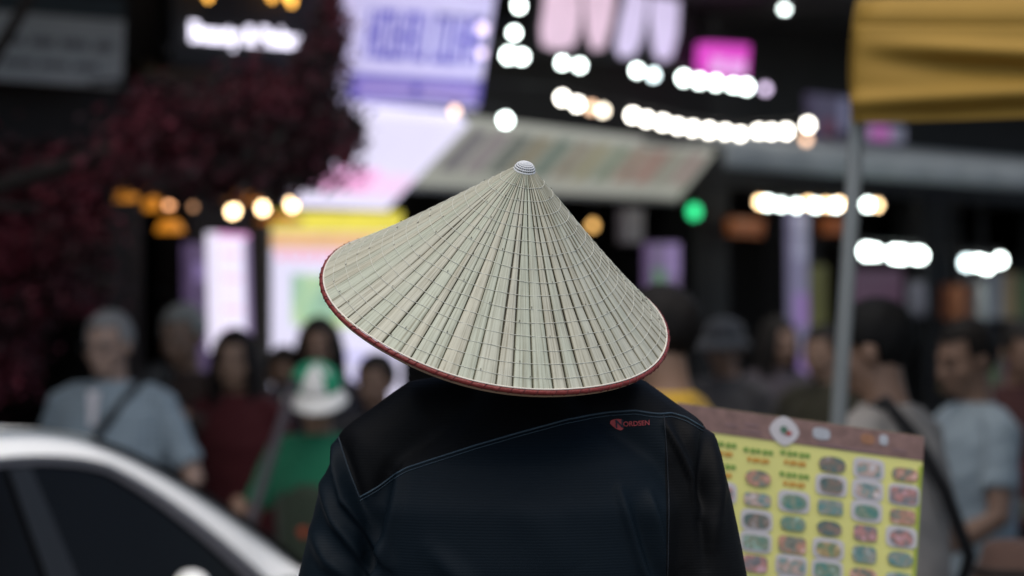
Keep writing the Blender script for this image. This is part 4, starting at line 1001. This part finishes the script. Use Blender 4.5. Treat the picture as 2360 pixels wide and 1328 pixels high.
def ridge(pts, amp, w, asym=1.0):
    """a soft crease along a polyline given in pixels, on the back"""
    global a
    pp = np.array([SP(*p) for p in pts]); best = np.full(len(a), 1e9); sgn = np.zeros(len(a)); tt = np.zeros(len(a))
    X = a[:, [0, 2]]; nseg = len(pp)-1
    for i in range(nseg):
        d = pp[i+1]-pp[i]; L = (d**2).sum(); t = np.clip(((X-pp[i])@d)/L, 0, 1); c = pp[i]+t[:, None]*d; v = X-c; dist = np.sqrt((v**2).sum(1))
        m = dist < best; best[m] = dist[m]; sgn[m] = np.sign(d[0]*v[m, 1]-d[1]*v[m, 0]); tt[m] = (i+t[m])/nseg
    ww = np.where(sgn > 0, w, w*asym)
    env = np.sin(np.pi*np.clip(tt*.92+.04, 0, 1))**.6
    f = 2.0*amp*np.exp(-(best/ww)**2)*env*(nr[:, 1] < .15)
    a += nr*f[:, None]
# folds
ridge([(925, 1090), (900, 1190), (880, 1330), (870, 1450)], .010, .010, .45)
ridge([(900, 1090), (870, 1200), (850, 1330)], -.007, .012)
ridge([(1420, 1120), (1455, 1230), (1490, 1340), (1505, 1420)], .006, .007, .8)
ridge([(1490, 1130), (1510, 1210), (1525, 1300)], .004, .006)
ridge([(1455, 1140), (1480, 1240), (1510, 1340)], -.004, .009)
ridge([(1530, 975), (1560, 1030), (1590, 1100), (1605, 1180)], .007, .007, .6)
ridge([(1550, 960), (1580, 1060), (1640, 1180)], -.004, .012)
ridge([(1640, 1000), (1650, 1120), (1640, 1250)], .005, .010)
ridge([(768, 985), (800, 1060), (832, 1143), (850, 1230), (870, 1320)], -.004, .009)
ridge([(775, 1000), (782, 1080), (800, 1150), (850, 1215), (900, 1290)], .008, .010, .5)
ridge([(740, 1120), (775, 1200), (830, 1270), (880, 1340)], .006, .010, .6)
ridge([(720, 1230), (760, 1290), (830, 1340)], .005, .010)
ridge([(1635, 965), (1625, 1050), (1610, 1150), (1620, 1300)], -.005, .009)
ridge([(1000, 1250), (1080, 1330), (1180, 1420)], .004, .014)
ridge([(1180, 1130), (1250, 1200), (1300, 1300)], .003, .03)
ridge([(768, 990), (772, 1004), (776, 1022)], .003, .010)     # puckered sleeve head
ridge([(1638, 962), (1646, 985), (1652, 1010)], .005, .008)
f = np.sin(a[:, 0]*23+a[:, 2]*11)*np.sin(a[:, 2]*17-a[:, 0]*7)*.0016
a += nr*f[:, None]
mset(sme, a)
# shirt material: black yoke and side panel, navy back, fine horizontal rib
shm = bpy.data.materials.new('two tone sports jersey'); shm.use_nodes = True; n, l = nd(shm); b = n['Principled BSDF']
b.inputs['Roughness'].default_value = .6; b.inputs['Specular IOR Level'].default_value = .12; b.inputs['Sheen Weight'].default_value = .0; b.inputs['Sheen Roughness'].default_value = .4; b.inputs['Sheen Tint'].default_value = (.45, .7, 1, 1)
tc = n.new('ShaderNodeTexCoord'); sp = n.new('ShaderNodeSeparateXYZ'); l.new(tc.outputs['Object'], sp.inputs[0])
def mathn(op, a_, b_=None, c_=None):
    m = n.new('ShaderNodeMath'); m.operation = op
    for i, v in enumerate((a_, b_, c_)):
        if v is None: continue
        if isinstance(v, (int, float)): m.inputs[i].default_value = v
        else: l.new(v, m.inputs[i])
    return m.outputs[0]
seam_px = [(832, 1143), (880, 1114), (918, 1086), (940, 1073), (1000, 1052), (1100, 1019), (1200, 990), (1300, 964), (1400, 948), (1460, 944), (1500, 951), (1522, 953), (1545, 951), (1580, 962), (1622, 987)]
seam = [SP(*p) for p in seam_px]
curve_pts = [(-.30, 1.60), SP(752, 940), SP(772, 992), SP(800, 1060)]+seam[:12]
xn = mathn('MULTIPLY_ADD', sp.outputs[0], 1/.6, .5)
fc = n.new('ShaderNodeFloatCurve'); l.new(xn, fc.inputs['Value']); cm_ = fc.mapping; cv = cm_.curves[0]
pts = [((x+.3)/.6, (z-1.1)/.5) for x, z in curve_pts]
cv.points[0].location = (0, pts[0][1]); cv.points[1].location = (1, pts[-1][1])
for p_ in pts[1:]: cv.points.new(*p_)
for p_ in cv.points: p_.handle_type = 'VECTOR'
cm_.update()
zc = mathn('MULTIPLY_ADD', fc.outputs[0], .5, 1.1)
below = mathn('LESS_THAN', sp.outputs[2], zc)
left = mathn('LESS_THAN', sp.outputs[0], SP(1529, 1100)[0])
navy = mathn('MULTIPLY', below, left)
mx = n.new('ShaderNodeMix'); mx.data_type = 'RGBA'; mx.inputs[6].default_value = (.0024, .0028, .0035, 1); mx.inputs[7].default_value = (.0034, .0080, .0128, 1); l.new(navy, mx.inputs[0])
wv = n.new('ShaderNodeTexWave'); wv.bands_direction = 'Z'; wv.inputs['Scale'].default_value = 1/(.0036*2*math.pi)*2*math.pi/ (2*math.pi) * 2.0; wv.inputs['Distortion'].default_value = 1.2; wv.inputs['Detail'].default_value = 1; wv.inputs['Detail Scale'].default_value = .3
l.new(tc.outputs['Object'], wv.inputs['Vector'])
mx2 = n.new('ShaderNodeMix'); mx2.data_type = 'RGBA'; mx2.blend_type = 'MULTIPLY'; mx2.inputs[0].default_value = 1
cr = n.new('ShaderNodeValToRGB'); cr.color_ramp.elements[0].color = (.93, .93, .93, 1); cr.color_ramp.elements[1].color = (1.07, 1.07, 1.07, 1); l.new(wv.outputs['Fac'], cr.inputs['Fac'])
l.new(mx.outputs[2], mx2.inputs[6]); l.new(cr.outputs[0], mx2.inputs[7]); l.new(mx2.outputs[2], b.inputs['Base Color'])
bp = n.new('ShaderNodeBump'); bp.inputs['Strength'].default_value = .18; bp.inputs['Distance'].default_value = .0006; l.new(wv.outputs['Fac'], bp.inputs['Height']); l.new(bp.outputs[0], b.inputs['Normal'])
shirt = link('shirt', sme, shm, man, True)
bvh = BVHTree.FromPolygons([v.co.copy() for v in sme.vertices], [tuple(p.vertices) for p in sme.polygons])
def onback(x, z, lift=.0):
    h = bvh.ray_cast(Vector((x, -1, z)), Vector((0, 1, 0)))
    if h[0] is None: h = bvh.find_nearest(Vector((x, -.05, z)))
    return h[0]+h[1]*lift*(1 if h[1].y < .3 else -1)
def smoothline(pts, n_):
    pts = resample([Vector((x, 0, z)) for x, z in pts], n_)
    for _ in range(2): pts = [pts[0]]+[(pts[i-1]+pts[i]*2+pts[i+1])/4 for i in range(1, n_-1)]+[pts[-1]]
    return pts
pipe_m = pmat('slate blue piping', (.032, .058, .080), .6, .2, 200)
for dz, nm in ((.0, 'piping'), (-.0042, 'piping')):
    pl = [onback(p.x, p.z+dz, .0006) for p in smoothline(seam, 160)]
    MB().tube(pl, .0012 if dz == 0 else .0005, 6).build(nm, pipe_m, shirt, True)
pl = [onback(p.x, p.z, .0002) for p in smoothline([SP(1527, 955), SP(1533, 1040), SP(1536, 1120), SP(1532, 1330), SP(1528, 1480)], 60)]
MB().tube(pl, .0009, 5).build('panel_seam', pmat('navy seam', (.008, .012, .018), .7), shirt, True)
pl = [onback(p.x, p.z, .0004) for p in smoothline([SP(779, 1010), SP(788, 1032), SP(806, 1080), SP(832, 1143)], 40)]
MB().tube(pl, .0011, 5).build('sleeve_seam', pmat('navy seam light', (.016, .028, .04), .7), shirt, True)
# printed emblem and wordmark on the right shoulder blade
logo_m = pmat('red print', (.42, .055, .06), .6, .1, 50); navy_m = pmat('navy print', (.010, .015, .030), .6)
def onshirt(me, x0, z0, sx, tilt=0.0, lift=.0012):
    for v in me.vertices:
        dx, dz = v.co.x*sx, v.co.y*sx; x = x0+dx*math.cos(tilt)-dz*math.sin(tilt); z = z0+dx*math.sin(tilt)+dz*math.cos(tilt)
        v.co = onback(x, z, lift+v.co.z)
    me.update(); return me
tilt = R(3.0)
def refine(me, cuts=1): return me
pp = SP(1464, 974); tm = text_mesh('ORDSEN', 1.0, 0.0, .012); xs = mverts(tm); wd = xs[:, 0].max()-xs[:, 0].min(); tgt = SP(1494, 0)[0]-SP(1435, 0)[0]
link('wordmark', onshirt(tm, pp[0], pp[1], tgt/wd, tilt, .0012), logo_m, shirt)
ex, ez = SP(1421, 976)
emb = [(-.0092, .0030), (-.0078, .0054), (-.004, .0066), (.001, .0068), (.0052, .0062), (.0070, .0040), (.0072, -.001), (.0066, -.0052), (.0046, -.0072), (.0020, -.0070), (-.0030, -.0048), (-.0070, -.0012), (-.0090, .0012)]
em = bpy.data.meshes.new('emblem'); em.from_pydata([(x, z, 0) for x, z in emb]+[(0, 0, 0)], [], [(i, (i+1) % len(emb), len(emb)) for i in range(len(emb))]); em.update()
link('emblem', onshirt(em, ex, ez, 1.0, tilt, .0009), logo_m, shirt)
nm_ = text_mesh('N', .0135, 0, .0004); link('emblem_letter', onshirt(nm_, ex+.0022, ez+.0004, 1.0, tilt, .0014), navy_m, shirt)
# head, neck, forearms under hat and shirt
hb_ = MB(); HM = Matrix.Translation((-.012, -.01, 1.575)) @ Matrix.Rotation(R(6), 4, 'Y') @ Matrix.Rotation(R(12), 4, 'X')
head_parts(hb_, HM, .97)
hb_.tube([(.003, .01, 1.40), (.0, .005, 1.48), (-.008, -.01, 1.55)], [.06, .056, .055], 14)
hb_.rings([(.86, 0, 0, .15, .10), (1.0, 0, 0, .14, .095), (1.2, 0, 0, .155, .10), (1.34, 0, 0, .15, .09), (1.42, 0, 0, .07, .06)], 20)
for sd in (-1, 1):
    hb_.tube([Vector(p) for p in ARM[sd]]+[Vector((sd*.14, .31, .965))], [.03, .038, .044, .044, .040, .036, .035, .029, .026], 10)
    hb_.tube([(sd*.085, 0, .90), (sd*.09, .01, .70), (sd*.095, .02, .48), (sd*.10, 0, .30), (sd*.10, -.01, .08)], [.085, .078, .055, .053, .037], 10)
core = remesh(hb_, .008, 3); hs = [hand((sd*.14, .31, .965), (-sd*.4, .9, -.05), (-sd*.3, 0, 1), 45, 1.0, sd) for sd in (-1, 1)]
link('body', join_meshes([core]+hs), skin(SK1), man, True)
hm = MB(); hm.ell(HM @ Vector((0, -.016, .032)), (.082, .100, .090), HM.to_3x3(), 24, 16)
hme = hm.mesh(); bm = bmesh.new(); bm.from_mesh(hme); inv = HM.inverted()
bmesh.ops.delete(bm, geom=[f for f in bm.faces if ((inv @ f.calc_center_median()).y > .03 and (inv @ f.calc_center_median()).z < .07) or (inv @ f.calc_center_median()).z < -.055], context='FACES'); bm.to_mesh(hme)
link('hair', thick(hme, .008), hairmat((.008, .007, .007)), man, True)
tm_ = MB(); tm_.rings([(.80, 0, 0, .165, .115), (.90, 0, 0, .17, .12), (1.0, 0, 0, .155, .11)], 20)
for sd in (-1, 1): tm_.tube([(sd*.085, 0, .88), (sd*.09, .01, .70), (sd*.095, .02, .48), (sd*.10, 0, .25), (sd*.10, -.005, .05)], [.096, .090, .072, .068, .062], 14)
link('trousers', remesh(tm_, .012, 4), cloth('dark trousers', (.02, .02, .024)), man, True)
for sd in (-1, 1): MB().ell((sd*.10, .045, .043), (.046, .130, .040), nu=16, nv=10).build('shoe', pmat('shoe 0.02', (.02, .02, .02), .6), man, True)

# ------------------------------------------------------------------ conical leaf hat
HR, HH = .2155, .1935
hc = P(1142.5, 703, 2.975)
az = Vector((.192, -.412, .890)).normalized(); ay = Vector((0, 1, 0)); ay = (ay-az*ay.dot(az)).normalized(); ax = ay.cross(az).normalized()
HMX = Matrix((ax, ay, az)).transposed().to_4x4(); HMX.translation = hc
hat = empty('conical_hat'); hat.matrix_world = HMX; tag(hat, 'pale conical palm leaf hat with dark red rim and crocheted white tip', 'hat')
def prof(s):      # s 0 apex .. 1 rim -> radius, height (slightly full towards the rim)
    r = HR*s; z = HH*(1-s)
    k = -.0032*math.sin(math.pi*min(1, s)**1.6)
    bell = -.006*max(0, (s-.86)/.14)**2
    return r+k*.68, z+k*.73+bell*0
def hpt(s, w, lift=0.0):
    r, z = prof(s); sl = .73
    wz = (.0022*math.sin(2*w+1.0)+.0012*math.sin(5*w))*s*s
    return Vector(((r+lift*.68)*math.cos(w), (r+lift*.68)*math.sin(w), z+lift*.73+wz))
NRING = 15
ring_s = [.125+.86*(k/(NRING-.35)) for k in range(NRING)]
def ripple(s):
    # leaf puffs up between the stitch rings
    for i in range(len(ring_s)-1):
        if ring_s[i] <= s <= ring_s[i+1]:
            return math.sin(math.pi*(s-ring_s[i])/(ring_s[i+1]-ring_s[i]))
    return 0.0
lf = bpy.data.materials.new('dried palm leaf'); lf.use_nodes = True; n, l = nd(lf); b = n['Principled BSDF']; b.inputs['Roughness'].default_value = .5; b.inputs['Specular IOR Level'].default_value = .35
uvn = n.new('ShaderNodeUVMap'); uvn.uv_map = 'uv'; oi = n.new('ShaderNodeObjectInfo')
mp = n.new('ShaderNodeMapping'); mp.inputs['Scale'].default_value = (9, 1.3, 1); l.new(uvn.outputs[0], mp.inputs[0])
cmb = n.new('ShaderNodeCombineXYZ'); mul = n.new('ShaderNodeMath'); mul.operation = 'MULTIPLY'; mul.inputs[1].default_value = 91; l.new(oi.outputs['Random'], mul.inputs[0]); l.new(mul.outputs[0], cmb.inputs[2]); l.new(mul.outputs[0], cmb.inputs[1])
va = n.new('ShaderNodeVectorMath'); va.operation = 'ADD'; l.new(mp.outputs[0], va.inputs[0]); l.new(cmb.outputs[0], va.inputs[1])
no = n.new('ShaderNodeTexNoise'); no.inputs['Scale'].default_value = 2.2; no.inputs['Detail'].default_value = 6; no.inputs['Roughness'].default_value = .62; l.new(va.outputs[0], no.inputs['Vector'])
no2 = n.new('ShaderNodeTexNoise'); no2.inputs['Scale'].default_value = 1.1; no2.inputs['Detail'].default_value = 3
mp2 = n.new('ShaderNodeMapping'); mp2.inputs['Scale'].default_value = (1.2, 4.5, 1); l.new(uvn.outputs[0], mp2.inputs[0]); va2 = n.new('ShaderNodeVectorMath'); va2.operation = 'ADD'; l.new(mp2.outputs[0], va2.inputs[0]); l.new(cmb.outputs[0], va2.inputs[1]); l.new(va2.outputs[0], no2.inputs['Vector'])
cr = n.new('ShaderNodeValToRGB'); es = cr.color_ramp.elements; es[0].position = .31; es[0].color = (.25, .235, .175, 1); es[1].position = .75; es[1].color = (.545, .55, .465, 1); e = es.new(.5); e.color = (.445, .448, .37, 1); l.new(no.outputs['Fac'], cr.inputs['Fac'])
cr2 = n.new('ShaderNodeValToRGB'); es = cr2.color_ramp.elements; es[0].position = .2; es[0].color = (1.0, .97, .92, 1); es[1].position = .8; es[1].color = (.93, .98, .94, 1); e = es.new(.5); e.color = (1, .99, .97, 1)
hs_ = n.new('ShaderNodeMath'); hs_.operation = 'MULTIPLY_ADD'; hs_.inputs[1].default_value = .8; l.new(oi.outputs['Random'], hs_.inputs[0]); 
half = n.new('ShaderNodeMath'); half.operation = 'MULTIPLY_ADD'; half.inputs[1].default_value = .7; half.inputs[2].default_value = -.25; l.new(no2.outputs['Fac'], half.inputs[0]); l.new(half.outputs[0], hs_.inputs[2]); l.new(hs_.outputs[0], cr2.inputs['Fac'])
mx = n.new('ShaderNodeMix'); mx.data_type = 'RGBA'; mx.blend_type = 'MULTIPLY'; mx.inputs[0].default_value = 1; l.new(cr.outputs[0], mx.inputs[6]); l.new(cr2.outputs[0], mx.inputs[7])
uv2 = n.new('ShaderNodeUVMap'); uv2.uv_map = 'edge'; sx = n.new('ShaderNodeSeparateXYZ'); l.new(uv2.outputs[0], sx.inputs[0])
ce = n.new('ShaderNodeValToRGB'); el_ = ce.color_ramp.elements; el_[0].position = 0; el_[0].color = (.26, .245, .19, 1); el_[1].position = 1; el_[1].color = (.30, .28, .22, 1)   # brown leaf margins, darkened to paint the shade where leaves overlap
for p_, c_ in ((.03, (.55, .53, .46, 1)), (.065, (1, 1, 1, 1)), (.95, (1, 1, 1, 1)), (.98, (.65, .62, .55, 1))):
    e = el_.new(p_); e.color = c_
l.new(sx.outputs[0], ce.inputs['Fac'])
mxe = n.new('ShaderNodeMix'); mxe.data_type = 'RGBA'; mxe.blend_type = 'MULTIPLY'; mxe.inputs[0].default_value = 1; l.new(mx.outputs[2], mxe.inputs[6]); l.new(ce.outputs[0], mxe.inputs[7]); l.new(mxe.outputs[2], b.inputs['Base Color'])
bp = n.new('ShaderNodeBump'); bp.inputs['Strength'].default_value = .45; bp.inputs['Distance'].default_value = .0006; l.new(no.outputs['Fac'], bp.inputs['Height']); l.new(bp.outputs[0], b.inputs['Normal'])
# inner layer of older leaf
inner_m = pmat('brown inner leaf', (.05, .045, .03), .7, .3, 60)
im = MB(); NS, NW = 20, 96
im.add([hpt(.03+.965*i/NS, 2*math.pi*j/NW, -.0025) for i in range(NS+1) for j in range(NW)], [(i*NW+j, i*NW+(j+1) % NW, (i+1)*NW+(j+1) % NW, (i+1)*NW+j) for i in range(NS) for j in range(NW)])
im.build('inner_layer', inner_m, hat, True)
random.seed(17)
NL = 62
wid = [random.uniform(.72, 1.28) for _ in range(NL)]; tot = sum(wid); wacc = random.random()
for i in range(NL):
    dw = 2*math.pi*wid[i]/tot; w0, w1 = wacc, wacc+dw; wacc = w1
    gapf = random.choice((.0007, .0010, .0015, .0022, .0008))
    bow = random.uniform(-.02, .02); lift0 = random.uniform(.0002, .0006); kink = random.choice((0, 0, .0003, .0006)); ph0 = random.uniform(0, 6)
    NS, NC = 56, 8; vs = []; uv = []; ed_ = []
    for a_ in range(NS+1):
        s = .05+.947*a_/NS
        r, _ = prof(s)
        g = min(gapf/max(r, .012), dw*.30)*(.75+.35*math.sin(s*9+ph0))
        wb = bow*math.sin(s*3.0)*dw
        for c_ in range(NC+1):
            t = [0, .05, .2, .35, .5, .65, .8, .95, 1][c_]; w = w0+g*.5+(dw-g)*t+wb
            # one edge tucked under, the other proud
            lift = lift0*(.3+.9*(1-t))+kink*math.exp(-((t-.45)/.16)**2)+.00022*ripple(s)*(math.sin(math.pi*t)**.7)*min(1, s*1.6)+.0002*math.sin(s*31+ph0+t*2)
            if c_ == NC: lift = -.0012
            if c_ == NC-1: lift -= .0002
            if c_ == 0: lift = -.0012
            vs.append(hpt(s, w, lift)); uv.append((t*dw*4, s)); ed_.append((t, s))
    fs = [(a_*(NC+1)+c_, (a_+1)*(NC+1)+c_, (a_+1)*(NC+1)+c_+1, a_*(NC+1)+c_+1) for a_ in range(NS) for c_ in range(NC)]
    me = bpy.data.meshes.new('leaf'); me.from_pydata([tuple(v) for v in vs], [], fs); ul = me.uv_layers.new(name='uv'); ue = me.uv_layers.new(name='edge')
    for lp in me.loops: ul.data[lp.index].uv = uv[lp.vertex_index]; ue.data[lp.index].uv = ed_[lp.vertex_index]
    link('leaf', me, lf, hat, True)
# stitched thread rings
thr = pmat('pale stitching thread', (.60, .61, .54), .6, .1, 100)
knot = pmat('dark stitch hole', (.06, .055, .04), .8)
for k, s in enumerate(ring_s):
    pts = []; n_ = 240; ph0 = random.uniform(0, 6); ns_ = max(14, int(46*s**.6))
    off = [random.uniform(-.0012, .0012) for _ in range(ns_)]
    for j in range(n_):
        w = 2*math.pi*j/n_; q_ = w/(2*math.pi)*ns_; i0 = int(q_) % ns_; t = q_-int(q_)
        ds = off[i0]*(1-t)+off[(i0+1) % ns_]*t
        pts.append(hpt(s+ds/.29, w, .0008))
    MB().tube(pts, .00032, 5, closed=True).build('stitch_ring', thr, hat, True)
    kn = MB()
    for j in range(ns_):
        w = 2*math.pi*j/ns_; p = hpt(s+off[j]/.29, w, .0019); d = (hpt(s+.01, w, .0019)-hpt(s, w, .0019)).normalized()
        if random.random() < .3: kn.tube([p, p-d*random.uniform(.0014, .003)], .00045, 4)
    kk = kn.build('stitch_knots', knot, hat); kk['kind'] = 'stuff'
# rim: red bound hoop, cream edge, inner hoop
rr0, rz0 = prof(1.0)
def hoop(name, r, z, th, mat, wob=0.0, k=0, tz=None):
    n_ = 288; pts = [(r*math.cos(2*math.pi*j/n_), r*math.sin(2*math.pi*j/n_), z+.0022*math.sin(2*2*math.pi*j/n_+1.0)+.0012*math.sin(5*2*math.pi*j/n_)) for j in range(n_)]
    rad = [th*(1+wob*math.sin(2*math.pi*j/n_*k)) for j in range(n_)]
    return MB().tube(pts, rad, 10, closed=True, ry=[q_*(tz or 1) for q_ in rad]).build(name, mat, hat, True)
rim_m = pmat('dark red lacquered rim', (.17, .022, .018), .42, .35, 160, .3)
hoop('rim', rr0+.0010, rz0-.0022, .0025, rim_m, .05, 72, 1.15)
hoop('rim_edging', rr0-.0010, rz0+.0012, .0010, pmat('cream rim edging', (.66, .62, .54), .6))
hoop('inner_hoop', rr0-.0045, rz0-.0085, .0022, pmat('split bamboo hoop', (.36, .24, .16), .6))
rb = MB(); 
for j in range(86):
    w = 2*math.pi*(j+random.uniform(-.4, .4))/86; c = Vector(((rr0+.0010)*math.cos(w), (rr0+.0010)*math.sin(w), rz0-.0022+.0022*math.sin(2*w+1.0)+.0012*math.sin(5*w))); er = Vector((math.cos(w), math.sin(w), 0)); ez_ = Vector((0, 0, 1)); tg = Vector((-math.sin(w), math.cos(w), 0))
    rb.tube([c+er*math.cos(t)*.0028+ez_*math.sin(t)*.0032+tg*.0018*t for t in [R(-70+220*q_/6) for q_ in range(7)]], .00055, 4)
rbo = rb.build('rim_binding', pmat('dark red binding thread', (.09, .012, .014), .6), hat); rbo['kind'] = 'stuff'
# crocheted tip
cap_m = pmat('white crocheted cotton', (.58, .60, .62), .8, .12, 200)
cr_, chh = .0124, .0098; zt_ = prof(.062)[1]+.0004
def cpt(t, w, lift=0): # t 0 bottom..1 top
    a_ = t*math.pi/2; r = (cr_*math.cos(a_)**.85+lift) if t < 1 else 0
    return Vector((r*math.cos(w), r*math.sin(w), zt_+chh*math.sin(a_)**1.0+lift*.5))
cu = MB().add([cpt(.96*i/10, 2*math.pi*j/24, -.0012) for i in range(11) for j in range(24)], [(i*24+j, i*24+(j+1) % 24, (i+1)*24+(j+1) % 24, (i+1)*24+j) for i in range(10) for j in range(24)]+[tuple(240+j for j in range(24))])
tip = cu.build('tip_cover', pmat('dark under cap', (.10, .105, .12), .9), hat, True)
for t, th in ((0, .0013), (.22, .0009), (.40, .0009), (.56, .0009), (.70, .0009), (.83, .0010), (.94, .0012)):
    MB().tube([cpt(t, 2*math.pi*j/36) for j in range(36)], th, 6, closed=True).build('crochet_ring', cap_m, tip, True)
cs = MB()
for j in range(26): cs.tube([cpt(t/8*.94, 2*math.pi*j/26) for t in range(9)], .00055, 4)
cs.build('crochet_bars', cap_m, tip, True)
MB().ell((0, 0, zt_+chh), (.003, .003, .0016)).build('crochet_crown', cap_m, tip, True)
